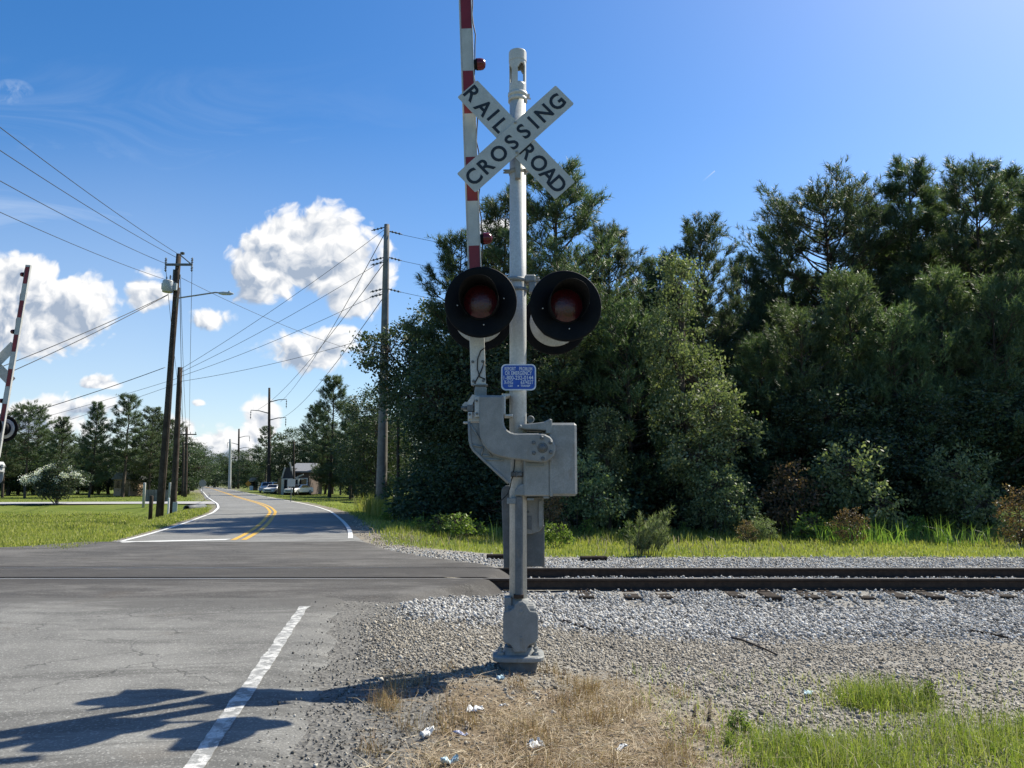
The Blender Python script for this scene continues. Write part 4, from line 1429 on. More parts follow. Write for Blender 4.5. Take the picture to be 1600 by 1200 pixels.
def woods():
    G = 'trees of the wood beyond the track'
    front = [
        ('pine_tree', 'pine_a', 868, 33, 250, 'tall pine rising directly behind the mast, its top beside the crossbuck', 1.15),
        ('pine_tree', 'pine_d', 792, 36, 300, 'pine seen between the upright gate arm and the mast', 1.1),
        ('pine_tree', 'pine_d', 712, 34, 362, 'slender open pine whose top stands just left of the gate arm', 1.15),
        ('pine_tree', 'pine_a', 1108, 35, 336, 'pointed pine rising behind the pale leafy tree', 1.0),
        ('pine_tree', 'pine_d', 1176, 40, 392, 'thin open pine with sky showing through, left of the round-topped pine', .8),
        ('pine_tree', 'pine_c', 1305, 41, 280, 'large round-topped pine with a domed crown', 1.05),
        ('pine_tree', 'pine_b', 1452, 39, 246, 'tall spiky pine right of the round-topped pine', 1.1),
        ('pine_tree', 'pine_a', 1556, 37, 244, 'tallest pine at the right edge of the wood', .95),
        ('pine_tree', 'pine_b', 1615, 41, 258, 'tall pine cut by the right edge of the photo', 1.1),
        ('pine_tree', 'pine_d', 1502, 44, 282, 'open pine between the two tallest pines', 1.0),
        ('pine_tree', 'pine_a', 955, 37, 345, 'broad pine right of the mast behind the right signal lamp', 1.0),
        ('pine_tree', 'pine_e', 1030, 34, 396, 'dense pine between the right signal lamp and the pale leafy tree', 1.0),
        ('pine_tree', 'pine_d', 1232, 43, 345, 'pine filling the dip left of the round-topped pine', 1.1),
        ('pine_tree', 'pine_d', 1385, 43, 318, 'pine half hidden at the right shoulder of the round-topped pine', 1.0),
        ('young_pine_tree', 'pine_y', 1345, 31.5, 420, 'bright young pine in front of the round-topped pine', 1.0),
        ('young_pine_tree', 'pine_y2', 1412, 30.5, 478, 'bushy young pine in front of the tall spiky pine', 1.05),
        ('young_pine_tree', 'pine_y', 1487, 31.5, 415, 'slim pale young pine below the open pine at right', .95),
        ('young_pine_tree', 'pine_y2', 1570, 31, 425, 'young pine below the tallest pine at the right edge', 1.0),
        ('young_pine_tree', 'pine_y2', 1258, 31, 470, 'young pine left below the round-topped pine', 1.0),
        ('leafy_tree', 'broad_a', 738, 38.5, 440, 'dark leafy tree right of the tall grey pole, at the corner of the wood', 1.0),
        ('leafy_tree', 'broad_e', 662, 37.5, 470, 'leafy tree at the left end of the wood, hanging over the tall grey pole', 1.0),
        ('leafy_tree', 'broad_a', 720, 33, 500, 'dark leafy tree behind the left signal lamp', 1.15),
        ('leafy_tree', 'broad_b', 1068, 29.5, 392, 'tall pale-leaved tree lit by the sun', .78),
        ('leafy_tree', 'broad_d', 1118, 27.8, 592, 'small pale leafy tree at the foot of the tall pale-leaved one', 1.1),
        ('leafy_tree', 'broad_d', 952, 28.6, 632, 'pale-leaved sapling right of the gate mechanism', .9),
        ('leafy_tree', 'broad_a', 850, 32, 470, 'dark leafy tree directly behind the blue sign', 1.2),
        ('young_pine_tree', 'pine_y2', 985, 31, 470, 'young pine below the broad pine right of the mast', 1.1),
        ('young_pine_tree', 'pine_y', 1195, 31.5, 520, 'young pine between the pale leafy tree and the other young pines', 1.1),
        ('leafy_tree', 'broad_c', 1300, 30, 600, 'low dark leafy tree beneath the bright young pine', 1.3),
        ('leafy_tree', 'broad_c', 1448, 30, 610, 'low dark leafy tree beneath the slim pale young pine', 1.3),
        ('leafy_tree', 'broad_c', 1560, 30, 590, 'low dark leafy tree at the right edge of the wood', 1.3),
    ]
    for (nm, key, px, Y, top, lab, wide) in front:
        plant(nm, key, px, Y, top, lab, 'tree', G, wide, rz=0.0 if key == 'broad_e' else None)
    shr = [
        ('shrub_b', 1235, 26.8, 715, 'reddish-leaved shrub with bare twigs, left of the upright sapling'),
        ('shrub_c', 1330, 26.8, 680, 'upright yellow-green sapling in front of the dark wood'),
        ('shrub_c', 1500, 27.2, 688, 'pale leafy shrub under the slim young pine'),
        ('shrub_b', 1592, 23.0, 755, 'small red-brown bush at the right edge above the grass'),
        ('shrub_b', 860, 26.0, 745, 'small sapling beside the gate counterweight'),
        ('shrub_c', 905, 27.2, 700, 'pale leafy shrub right of the gate mechanism'),
        ('shrub_c', 1120, 26.6, 720, 'pale leafy shrub below the small pale tree'),
    ]
    for (key, px, Y, top, lab) in shr:
        plant('shrub', key, px, Y, top, lab, 'shrub', 'shrubs along the wood edge', 1.0)
    # undergrowth closing the wood edge at ground level
    for i, px in enumerate(range(680, 1680, 37)):
        Y = 31.3 + random.uniform(-.9, 1.4)
        plant('shrub', 'shrub_a', px + random.uniform(-10, 10), Y, random.uniform(690, 745), 'dark leafy shrub in the shade along the foot of the wood', 'shrub', 'dark shrubs at the foot of the wood', 1.35)
    for i, px in enumerate(range(775, 1690, 60)):
        plant('leafy_tree', random.choice(['broad_a', 'broad_c']), px + random.uniform(-12, 12), 33.5 + random.uniform(-1, 2), random.uniform(535, 600), 'dark leafy tree in the shaded understorey of the wood', 'tree', 'understorey trees of the wood', 1.25)
    # rows behind
    for i, px in enumerate(range(805, 2100, 49)):
        Y = random.uniform(43, 49)
        top = np.interp(px, [790, 800, 860, 1000, 1150, 1300, 1450, 2300], [470, 420, 390, 440, 450, 400, 370, 330]) + random.uniform(-15, 40)
        plant('pine_tree', random.choice(['pine_a', 'pine_b', 'pine_e', 'pine_e']), px + random.uniform(-15, 15), Y, top, 'dark pine standing deep in the wood behind the front trees', 'tree', 'pines deep in the wood', 1.15)
    for i, px in enumerate(range(810, 2000, 90)):
        plant('leafy_tree', 'broad_a', px, random.uniform(38, 42), random.uniform(520, 590), 'dark leafy tree deep in the shade of the wood', 'tree', 'leafy trees deep in the wood', 1.4)
    for i, px in enumerate(range(840, 1900, 72)):
        plant('pine_tree', 'pine_e', px, random.uniform(52, 60), random.uniform(480, 560), 'dark pine standing deep in the wood behind the front trees', 'tree', 'pines deep in the wood', 1.4)
    # beyond the right edge of the photo
    for i, px in enumerate(range(1680, 2200, 85)):
        plant('pine_tree', random.choice(['pine_a', 'pine_b', 'pine_e']), px, random.uniform(31, 38), random.uniform(240, 330), 'pine of the wood beyond the right edge of the photo', 'tree', 'pines beyond the right edge', 1.1)
        plant('leafy_tree', 'broad_c', px + 30, 30, 590, 'dark leafy tree in the shaded understorey of the wood', 'tree', 'understorey trees of the wood', 1.3)


woods()


def far_trees():
    G = 'dark trees right of the curving road'
    for (key, px, Y, top, lab, w) in [
        ('pine_e', 515, 100, 586, 'dense dark conifer with a rounded top left of the tall grey pole', 1.2),
        ('pine_e', 490, 126, 632, 'dark conifer left of the rounded one, above the house', 1.2),
        ('pine_b', 548, 88, 630, 'dark conifer right of the rounded one, next to the wood', 1.3),
        ('broad_a', 588, 76, 600, 'dark leafy tree joining the wood behind the tall grey pole', 1.3),
        ('broad_a', 552, 98, 668, 'low dark leafy tree under the rounded conifer', 1.4),
        ('broad_a', 516, 126, 676, 'low dark leafy tree right of the house', 1.3),
        ('broad_a', 566, 84, 680, 'low dark leafy tree at the lawn edge beside the tall grey pole', 1.5),
        ('broad_a', 455, 130, 668, 'leafy tree directly behind the grey-roofed house', 1.5),
        ('pine_d', 415, 150, 664, 'pine behind the steel-armed pole', 1.3),
        ('pine_a', 434, 140, 690, 'pine left behind the house', 1.2),
        ('broad_a', 395, 190, 700, 'broad leafy tree far down the road, right side', 1.9),
        ('broad_a', 365, 215, 702, 'broad leafy tree at the end of the road', 2.0),
        ('broad_a', 335, 235, 708, 'leafy tree closing the view at the end of the road', 1.9),
        ('broad_c', 408, 170, 722, 'round shade tree with a pale trunk far down the road', 1.5),
    ]:
        plant('leafy_tree' if key.startswith('broad') else 'pine_tree', key, px, Y, top, lab, 'tree', G, w)
    for k in range(12):
        plant('pine_tree', random.choice(['pine_e', 'pine_e', 'pine_b']), 496 + k * 12, random.uniform(122, 130) - k * 3.6, random.uniform(668, 700) - (k > 3) * 30, 'dark conifer in the thicket behind the house', 'tree', 'conifers behind the house', 1.5)
    for k in range(9):
        plant('leafy_tree', 'broad_a', 300 + k * 22 + random.uniform(-6, 6), random.uniform(255, 300), random.uniform(722, 738), 'hazy leafy tree far beyond the end of the road', 'tree', 'trees beyond the end of the road', 2.2)
    G2 = 'trees along the far left field'
    for (key, px, Y, top, lab, w) in [
        ('pine_c', 40, 92, 627, 'broad round-topped pine behind the flowering bush', 1.1),
        ('pine_e', 92, 98, 650, 'dark pine directly above the flowering bush', 1.1),
        ('pine_e', 140, 95, 626, 'pointed dark pine right of the flowering bush', 1.0),
        ('pine_d', 192, 96, 614, 'open tall pine with a bare trunk above the tan shed', 1.35),
        ('pine_a', 232, 100, 634, 'pine just left of the transformer pole', 1.25),
        ('pine_a', 5, 96, 640, 'pine at the left edge of the photo', 1.2),
        ('broad_a', 272, 118, 676, 'leafy tree behind the short grey pole', 1.5),
        ('broad_a', 300, 150, 690, 'leafy tree right of the crossarm pole row', 1.6),
        ('pine_c', 255, 115, 650, 'round pine behind the transformer pole', 1.1),
    ]:
        plant('leafy_tree' if key.startswith('broad') else 'pine_tree', key, px, Y, top, lab, 'tree', G2, w)
    for k in range(20):
        plant('leafy_tree', random.choice(['broad_a', 'broad_c']), -60 + k * 18 + random.uniform(-5, 5), random.uniform(104, 122), random.uniform(688, 716), 'low dark leafy tree filling the tree line beyond the left field', 'tree', 'low trees of the left tree line', 1.7)
    for k in range(12):
        plant('pine_tree', random.choice(['pine_a', 'pine_e']), -90 + k * 30 + random.uniform(-5, 5), random.uniform(112, 130), random.uniform(655, 690), 'dark pine in the tree line beyond the left field', 'tree', 'pines of the left tree line', 1.3)
    for k in range(10):
        plant('pine_tree', random.choice(['pine_a', 'pine_e']), -420 + k * 34, random.uniform(90, 120), random.uniform(630, 680), 'pine of the tree line beyond the left edge of the photo', 'tree', 'pines beyond the left edge', 1.3)


far_trees()


def crepe_myrtle():
    make_broad('myrtle', 41, 4.2, .5, [(.2, 0, 3.2, 1.1, 1.0, 1.1), (-1.3, 0, 2.2, 1.2, 1.0, .8), (1.5, 0, 2.6, 1.1, 1.0, .8), (-.6, 0, 2.9, .8, .8, .8), (0, -.3, 1.4, 1.5, 1.2, .9)], 250, 34, .17, 'leaf', .4, False, .35)
    root = plant('flowering_bush', 'myrtle', 88, 57, 716, 'round dark bush covered in white blossom beside the side street', 'bush', wide=1.2, rz=0.0)
    r = np.random.default_rng(3)
    C, ax = [], []
    for (x, y, z, rx, ry, rz) in [(0, 0, 2.9, 1.6, 1.4, 1.2), (-1.4, 0, 2.3, 1.2, 1.1, 1.0), (1.4, 0, 2.4, 1.3, 1.1, 1.0)]:
        d = unit(r.normal(0, 1, (12, 3))); d[:, 2] = np.abs(d[:, 2]) * .8 - .15; d[:, 1] = -np.abs(d[:, 1])
        C.append(np.array([x, y, z]) + d * np.array([rx, ry, rz]) * 1.05)
    C = np.concatenate(C)
    cc = np.repeat(C, 40, 0) + r.normal(0, .13, (len(C) * 40, 3))
    lv, lf = leaves_mesh(cc, np.repeat(unit(C), 40, 0), r.uniform(.09, .16, len(cc)), r)
    o = link('blossom', np_mesh('blossom', lv, lf), M['blossom'], root)


crepe_myrtle()


def weeds():
    for (px, Y, top, lab, w) in [
        (690, 25.5, 800, 'leafy light green weed near the dark stub pole', 1.3), (718, 24.5, 798, 'tall light green weed left of the gate counterweight', 1.2),
        (655, 26.5, 806, 'light green weed beside the leaning yellow markers', 1.3), (745, 25.5, 812, 'low light green weed close to the signal mast', 1.4),
        (610, 31, 790, 'weed at the foot of the tall grey pole', 1.3), (1425, 26, 803, 'single pale weed in front of the dark wood', 1.0)]:
        plant('weed_plant', 'weed', px, Y, top, lab, 'weed', 'weeds beyond the track', w)
    for (px, py, h_, lab) in ((1170, 1150, .2, 'thin leafy weed at the left end of the fresh green grass'), (1155, 1170, .13, 'low leafy weed in front of the thin leafy weed'), (1480, 1100, .22, 'leafy weed among the taller fresh grass')):
        q = gp(px, py, -.2); z = Hs(q.x, q.y); q = gp(px, py, z)
        plant('weed_plant', 'weed', 800 + q.x / q.y * F / (CP + .3 * SP) * 1.0, q.y, 600, lab, 'weed', 'weeds in the foreground', 1.0).scale = (h_ / 1.1 * .8, h_ / 1.1 * .8, h_ / 1.1)
    for k in range(13):
        px = 850 + k * 60 + random.uniform(-22, 22); Yw_ = random.uniform(22.5, 27.5)
        p_ = at(px, 760, Yw_); top_h = Hs(p_.x, Yw_) + random.uniform(.5, 1.1)
        rt = plant('weed_plant', random.choice(['weed', 'weed', 'shrub_b', 'shrub_c']), px, Yw_, 780, 'low leafy weed growing in the grass strip beyond the rails', 'weed', 'weeds in the grass strip', 1.0)
        hh_ = max(v.co.z for v in rt.children[1].data.vertices)
        sc_ = (top_h - rt.location.z) / hh_
        rt.scale = (sc_ * 1.2, sc_ * 1.2, sc_)
    # feathery dog fennel clump beyond the rails
    r = np.random.default_rng(77)
    base = at(1022, 860, 19.6)
    z0 = Hs(base.x, 19.6)
    root = empty('fennel_clump', (base.x, 19.6, z0))
    C, A, segs = [], [], []
    for k in range(26):
        a = r.uniform(0, 6.28); ln = r.uniform(.05, .55)
        h = r.uniform(.35, 1.15)
        lean = np.array([.30 + .7 * math.cos(a) * ln, .3 * math.sin(a) * ln, 0])
        s_ = np.linspace(0, 1, 6)[:, None]
        o = np.array([.8 * math.cos(a) * ln - .25, .5 * math.sin(a) * ln, 0])
        p = o + np.array([0, 0, h]) * s_ + lean * h * s_ ** 1.6
        segs.append((p, np.linspace(.009, .003, 6)))
        u = r.uniform(.25, 1, 16)
        C.append(np.stack([np.interp(u, s_[:, 0], p[:, q]) for q in range(3)], -1)); A.append(unit(np.array([.2, 0, 1]) + r.normal(0, .35, (16, 3))))
    tv, tf = tubes_np(segs, 5)
    link('stem', np_mesh('stem', tv, tf, True), M['bark'], root)
    cv, cf = needle_mesh(np.concatenate(C), np.concatenate(A), r, 14, .1, .13, .012, .8)
    link('foliage', np_mesh('foliage', cv, cf), M['leafpale'], root)
    tag(root, 'feathery leaning weed clump standing just beyond the rails', 'weed')


weeds()

# ------------------------------------------------------------------ crossing signal
MX, MY = 0.055, 7.0
O0 = Vector((MX, MY, -0.05))


def xz(px, py, Y=7.0):
    p = at(px, py, Y)
    return (p.x, p.z)


def poly(pts, Y=7.0):
    return [xz(a, b, Y) for a, b in pts]


def zoomed(pts, ox, oy, k):
    return [(ox + a / k, oy + b / k) for a, b in pts]


def rrect(x0, z0, x1, z1, r, n=5):
    out = []
    for (cx, cz, a0) in ((x1 - r, z1 - r, 0), (x0 + r, z1 - r, 90), (x0 + r, z0 + r, 180), (x1 - r, z0 + r, 270)):
        for i in range(n + 1):
            a = math.radians(a0 + 90 * i / n)
            out.append((cx + r * math.cos(a), cz + r * math.sin(a)))
    return out


def bolt(mb, c, r, h, mat=0, n=6, dome=False):
    """bolt head facing -Y"""
    prof = [(r, 0), (r, -h), (r * .55, -h * 1.35), (0.0005, -h * 1.4)] if not dome else [(r, 0), (r * .95, -h * .5), (r * .6, -h * .9), (.0005, -h)]
    mb.lathe(c, prof, 'Y', n, mat, smooth=dome)


def make_signal():
    root = empty('crossing_signal', O0)

    def mk(): return MB(O0)
    # ---- base casting
    fx, fz = 0.055, 0.0
    b = mk()
    b.lathe((fx, MY, -.24), [(.0005, 0), (.165, 0), (.165, .215), (.0005, .215)], n=28)
    fnd = b.build('foundation', M['concrete_dark'], root)
    b = mk()
    plan = rrect(-.225, -.20, .225, .20, .11, 6)
    lay = [(0.97, -.025), (1.0, -.018), (1.0, .008), (.96, .018), (.62, .024), (.56, .05), (.53, .08)]
    vs = [(fx + u * k, MY + v * k, z) for (k, z) in lay for (u, v) in plan]
    nP = len(plan)
    b.add(vs, [(i * nP + j, i * nP + (j + 1) % nP, (i + 1) * nP + (j + 1) % nP, (i + 1) * nP + j) for i in range(len(lay) - 1) for j in range(nP)] + [list(range(nP)), list(range((len(lay) - 1) * nP, len(lay) * nP))])
    for an in (35, 145, 215, 325):
        a = math.radians(an)
        b.lathe((fx + .185 * math.cos(a), MY + .175 * math.sin(a), .012), [(.042, 0), (.042, .012), (.03, .012), (.028, .034), (.014, .036), (.013, .066), (.0005, .068)], n=8, smooth=False)
    # pedestal body behind the cover
    x0, z0 = xz(789, 1006, 6.86); x1, z1 = xz(839, 955, 6.86)
    b.box(((x0 + x1) / 2, MY, (z0 + z1) / 2 + .01), (x1 - x0 - .012, .25, z1 - z0 + .06), bev=.02)
    b.tube([(MX, MY, z1 - .02), (MX, MY, xz(800, 934)[1])], .092, 20)
    base = b.build('base', M['cast'], root)
    c = mk()
    cov = poly([(787, 956), (798, 953.5), (803, 950), (805, 944), (810, 940), (817, 939.5), (822, 943), (825, 949), (829, 955), (838, 956), (841, 961), (841, 998), (836, 1004), (828, 1007), (824, 1012), (822, 1019), (803, 1019), (801, 1012), (797, 1007), (788, 1004), (786, 1000), (786, 962)], 6.84)
    c.prism(cov, 6.835, 6.862, bev=.006)
    for (px, py, r) in ((814, 956, .017), (814, 946, .009), (814, 996, .011), (814, 1002, .009)):
        p = at(px, py, 6.835); bolt(c, p, r, .007, 0, 8)
    c.build('cover_plate', M['cast'], base)
    d = mk()
    q0, q1 = xz(788, 954, 6.95), xz(799, 932, 6.95)
    d.box(((q0[0] + q1[0]) / 2, 6.98, (q0[1] + q1[1]) / 2), (q1[0] - q0[0], .16, q1[1] - q0[1]), bev=.006)
    q0, q1 = xz(826, 956, 6.95), xz(834, 944, 6.95)
    d.box(((q0[0] + q1[0]) / 2, 6.96, (q0[1] + q1[1]) / 2), (q1[0] - q0[0], .05, q1[1] - q0[1]), bev=.006)
    d.build('clamp_lug', M['cast'], base)
    # ---- mast
    b = mk()
    zt = xz(810, 152)[1]
    b.tube([(MX, MY, .30), (MX, MY, zt)], .078, 32)
    b.build('mast', M['mast'], root)
    # ---- bell housing with arched openings
    b = mk()
    zb, ztop = xz(810, 152)[1], xz(810, 82)[1]
    nseg, rows = 40, 22
    R = .082
    zs = [zb + (ztop - zb) * i / rows for i in range(rows + 1)]
    ctr = (MX, MY)
    vs = [(ctr[0] + R * math.cos(2 * PI * j / nseg), ctr[1] + R * math.sin(2 * PI * j / nseg), z) for z in zs for j in range(nseg)]
    fs = []
    for i in range(rows):
        zc = (zs[i] + zs[i + 1]) / 2
        f = (zc - zb) / (ztop - zb)
        for j in range(nseg):
            an = math.degrees(2 * PI * (j + .5) / nseg)
            hole = False
            for wc in (300, 195, 75):
                dd = abs((an - wc + 180) % 360 - 180)
                if 0.26 < f < 0.68:
                    hw = 27 if f < .52 else 27 * math.sqrt(max(0, 1 - ((f - .52) / .16) ** 2))
                    if dd < hw: hole = True
            if not hole:
                j2 = (j + 1) % nseg
                fs.append((i * nseg + j, i * nseg + j2, (i + 1) * nseg + j2, (i + 1) * nseg + j))
    b.add(vs, fs, 0, True)
    bell = b.build('bell_housing', M['mast'], root, recalc=False)
    so = bell.modifiers.new('shell', 'SOLIDIFY'); so.thickness = .007
    b = mk()
    b.lathe((MX, MY, ztop - .005), [(R + .001, -.10), (R + .004, -.098), (R + .004, -.003), (R, .004), (R - .004, .005), (.0005, .006)], n=32, smooth=False)
    b.build('cap', M['mast'], bell)
    b = mk()
    b.lathe((MX, MY, zb), [(.078, -.05), (.092, -.05), (.092, -.018), (.086, -.016), (.086, .0), (.094, .002), (.094, .034), (.083, .036)], n=32)
    b.box((MX + .10, MY - .03, zb - .03), (.05, .012, .012)); b.box((MX + .10, MY, zb + .015), (.03, .03, .025))
    b.build('collar', M['mast'], bell)
    # ---- crossbuck
    cb = empty('crossbuck'); cb.parent = root
    cen = at(806, 217, 6.86)
    RR = lambda a: Matrix.Rotation(a, 3, 'Y')
    blades_ = []
    for (nm, ang, Yc, L, Wd) in (('cross_blade', math.radians(43.3), 6.852, 1.27, .252), ('cross_blade', math.radians(-47.6), 6.866, 1.36, .252)):
        b = mk()
        pts = []
        for (u, v) in rrect(-L / 2, -Wd / 2, L / 2, Wd / 2, .012, 2):
            pts.append((cen.x + u * math.cos(ang) - v * math.sin(ang), cen.z + u * math.sin(ang) + v * math.cos(ang)))
        b.prism(pts, Yc - .0025, Yc + .0025, 0)
        bl = b.build(nm, M['signwhite'], cb)
        blades_.append(bl)
    a1, a2 = math.radians(43.3), math.radians(-47.6)

    def letter(b, ch, zx, zy, ang, Y, sz=.148, sx=.95):
        p = at(640 + zx / 5, 60 + zy / 5, Y)
        add_text(b, ch, sz * 1.40, (p.x, Y, p.z), ang, sx, bold=.0045)
    b = mk()
    for ch, zx, zy in (('C', 499, 1080), ('R', 597, 992), ('O', 697, 900), ('S', 797, 810), ('S', 891, 725), ('I', 966, 657), ('N', 1050, 583), ('G', 1149, 497)):
        letter(b, ch, zx, zy, a1, 6.848)
    b.build('lettering', M['signblack'], cb)
    for wd in ((('R', 492, 432), ('A', 580, 540), ('I', 654, 598), ('L', 713, 680)), (('R', 927, 885), ('O', 1011, 975), ('A', 1090, 1062), ('D', 1160, 1140))):
        b = mk()
        for ch, zx, zy in wd: letter(b, ch, zx, zy, a2, 6.862)
        b.build('lettering', M['signblack'], cb)
    b = mk()
    for (zx, zy) in ((826, 660), (838, 892)):
        p = at(640 + zx / 5, 60 + zy / 5, 6.86)
        b.lathe((p.x, 6.848, p.z), [(.014, 0), (.014, -.006), (.0005, -.008)], 'Y', 8)
    zc = xz(800, 270)[1]
    b.lathe((MX, MY, zc - .02), [(.078, 0), (.086, 0), (.086, .04), (.078, .04)], n=24)
    b.box((MX - .095, MY - .03, zc), (.06, .02, .035)); b.box((MX - .125, MY - .03, zc + .012), (.025, .012, .012)); b.box((MX - .125, MY - .03, zc - .012), (.025, .012, .012))
    b.box((MX + .09, MY - .06, zc + .012), (.035, .05, .05))
    b.box((MX, MY - .105, zc + .10), (.05, .05, .40))
    b.build('bracket', M['galv'], cb)
    # ---- flashing lights
    za = xz(820, 438)[1]
    b = mk()
    b.tube([(MX - .42, MY - .02, za + .01), (MX, MY - .09, za - .005), (MX + .09, MY - .06, za - .01)], .020, 12)
    b.tube([(MX + .05, MY, za - .01), (MX + .24, MY, za - .015), (MX + .44, MY + .02, za - .04)], .020, 12)
    b.box((MX + .115, MY - .02, za + .0), (.10, .13, .07), bev=.012)
    b.box((MX + .135, MY - .05, za - .085), (.07, .06, .11), bev=.012)
    b.box((MX + .185, MY - .05, za + .005), (.025, .03, .025), bev=.006)
    b.lathe((MX, MY, za - .11), [(.078, 0), (.088, 0), (.088, .03), (.078, .03)], n=24)
    b.box((MX - .06, MY - .09, za - .095), (.10, .02, .02))
    arm = b.build('crossarm', M['galv'], root)

    def flashing(px, py, Yf, face, yaw, back_r=.245):
        """face -1: looks towards -Y; +1 away"""
        p = at(px, py, Yf)
        e = empty('flashing_light'); e.parent = root
        e.location = p - O0
        e.rotation_euler = (0, 0, yaw + (0 if face < 0 else PI))
        z3 = Vector((0, 0, 0))
        b = MB(z3)
        # dished black background with a rolled rim
        b.lathe((0, 0, 0), [(.155, .004), (.16, -.006), (.30, -.006), (.318, -.012), (.325, 0.0), (.320, .012), (.30, .004), (.16, .004)], 'Y', 56)
        for an in (8, 98, 188, 278):
            a = math.radians(an); bolt(b, (.21 * math.cos(a), -.006, .21 * math.sin(a)), .006, .004, 1)
        b.build('background_disc', [M['black'], M['alu']], e)
        b = MB(z3)
        b.lathe((0, 0, 0), [(.0005, .026), (back_r * .93, .026), (back_r, .018), (back_r, .008), (back_r - .02, .006)], 'Y', 48)
        b.build('back_plate', M['alu_dull'], e)
        b = MB(z3)
        b.lathe((0, 0, 0), [(.145, .01), (.165, .03), (.165, .12), (.13, .17), (.06, .185), (.0005, .187)], 'Y', 32)
        b.box((0, .12, .17), (.07, .07, .07), bev=.01)
        b.tube([(0, .12, .16), (0, .12, .30)], .022, 10)
        b.build('housing', M['black'], e)
        # visor: open at the bottom, longer at the top
        n = 44
        a0, a1_ = math.radians(-52), math.radians(232)
        vs, fs = [], []
        for i in range(n + 1):
            a = a0 + (a1_ - a0) * i / n
            sfac = max(0, math.sin(a) * .5 + .5)
            L = .10 + .21 * min(1, sfac * 1.15)
            for rr, yy in ((.168, -.004), (.172, -L), (.168, -L), (.163, -.004)):
                vs.append((rr * math.cos(a), yy, rr * math.sin(a)))
        for i in range(n):
            for q in range(3):
                k = i * 4 + q
                fs.append((k, k + 1, k + 5, k + 4))
        MB(z3).add(vs, fs, 0, True).build('hood', M['black'], e)
        b = MB(z3)
        b.lathe((0, 0, 0), [(.152, -.004), (.152, -.012), (.146, -.014), (.12, -.027), (.07, -.038), (.0005, -.042)], 'Y', 40)
        b.build('lens', M['lens'], e)
        b = MB(z3)
        b.lathe((0, 0, 0), [(.162, -.002), (.162, -.016), (.151, -.018), (.151, -.004)], 'Y', 40)
        b.build('lens_ring', M['black'], e)
        return e
    fy, ry = 6.72, 7.42
    pf = at(751, 472, fy); pr = at(884, 478, fy)
    flashing(751, 472, fy, -1, math.radians(-3))
    flashing(884, 478, fy, -1, math.radians(6))
    for (p, dx, yaw) in ((pf, -.04, 4), (pr, -.06, -6)):
        # rear-facing pair on the same crossarm
        q = Vector((p.x + dx, ry, p.z - .0))
        X, Y, Z = q.x, q.y, q.z
        e = flashing(800, 600, ry, 1, math.radians(yaw))
        e.location = q - O0
    # ---- gate arm
    pb_, pt_ = Vector((*at(748, 602, 7.0),)), Vector((*at(727, 0, 7.0),))
    dirv = (pt_ - pb_); dirv.y = 0; dirv.normalize()
    ang = math.atan2(dirv.x, dirv.z)            # lean
    Rg = Matrix.Rotation(ang, 3, 'Y')
    ga = empty('gate_arm'); ga.parent = root; ga.location = pb_ - O0
    ga.rotation_euler = (0, ang, 0)
    z3 = Vector((0, 0, 0))

    def hz(py): return (at(748 - 21 * (602 - py) / 602, py, 7.0) - pb_).length * (1 if py < 602 else -1)
    top = 4.85
    b = MB(z3)
    segs = [0, hz(528), top]
    b.box((0, 0, (top + hz(530)) / 2), (.118, .045, top - hz(530)))
    b.box((-.060, -.003, (top + hz(530)) / 2), (.006, .060, top - hz(530) + .002)); b.box((.060, -.003, (top + hz(530)) / 2), (.006, .060, top - hz(530) + .002))
    b.build('arm_beam', M['alu'], ga)
    bounds = []
    z = hz(385); step = (hz(47) - hz(385)) / 5
    k = -2
    while z + k * step < top:
        bounds.append((max(hz(500), z + k * step), min(top, z + (k + 1) * step), k)); k += 1
    for (zz0, zz1, k) in bounds:
        if zz1 - zz0 < .03: continue
        b = MB(z3)
        for yy in (-.0245, .0245):
            b.box((0.003, yy, (zz0 + zz1) / 2), (.100, .003, zz1 - zz0))
        red = (k % 2 == -1 % 2)
        b.build('red_band' if red else 'white_band', M['signred'] if red else M['signwhite'], ga)
    # lower adapter plate with bolts
    b = MB(z3)
    hzp = hz(526)
    b.box((-.001, -.004, hzp / 2), (.136, .062, hzp), bev=.004)
    for (px, py) in ((741, 566), (755.5, 566), (742, 596), (757, 596)):
        b.lathe((-.045 if px < 748 else .045, -.036, hz(py)), [(.014, 0), (.014, -.006), (.008, -.006), (.008, -.014), (.0005, -.015)], 'Y', 8, 1, smooth=False)
    b.build('adapter_plate', [M['alu'], M['darksteel']], ga)
    # warning lamps on the arm edge
    for hgt in (hz(102), hz(374), top - .25):
        e = empty('arm_lamp'); e.parent = ga; e.location = (.062, -.01, hgt)
        b = MB(z3)
        b.box((.018, .0, 0), (.035, .06, .085), bev=.008); b.tube([(.03, 0, -.06), (.03, 0, .06)], .009, 8)
        b.lathe((.03, 0, 0), [(.05, -.02), (.05, .012), (.04, .014)], 'X', 20)
        b.lathe((.042, 0, 0), [(.056, -.01), (.056, .02), (.052, .045), (.034, .066), (.0005, .074)], 'X', 24, 1)
        o = b.build('lamp_body', [M['black'], M['redglobe']], ga); o.location = e.location
        bpy.data.objects.remove(e)
    b = MB(z3)
    cab = [(.075, 0, hz(500))]
    for i in range(40):
        t = i / 39
        h_ = hz(500) + (top - hz(500)) * t
        cab.append((.074 + .010 * math.sin(t * 41) + .006 * math.sin(t * 87), -.004, h_))
    b.tube(cab, .006, 6)
    loop = [(.068, -.04, hz(545)), (.03, -.045, hz(550)), (.0, -.045, hz(562)), (-.006, -.045, hz(578)), (.015, -.045, hz(590)), (.065, -.04, hz(594))]
    b.tube(loop, .006, 6)
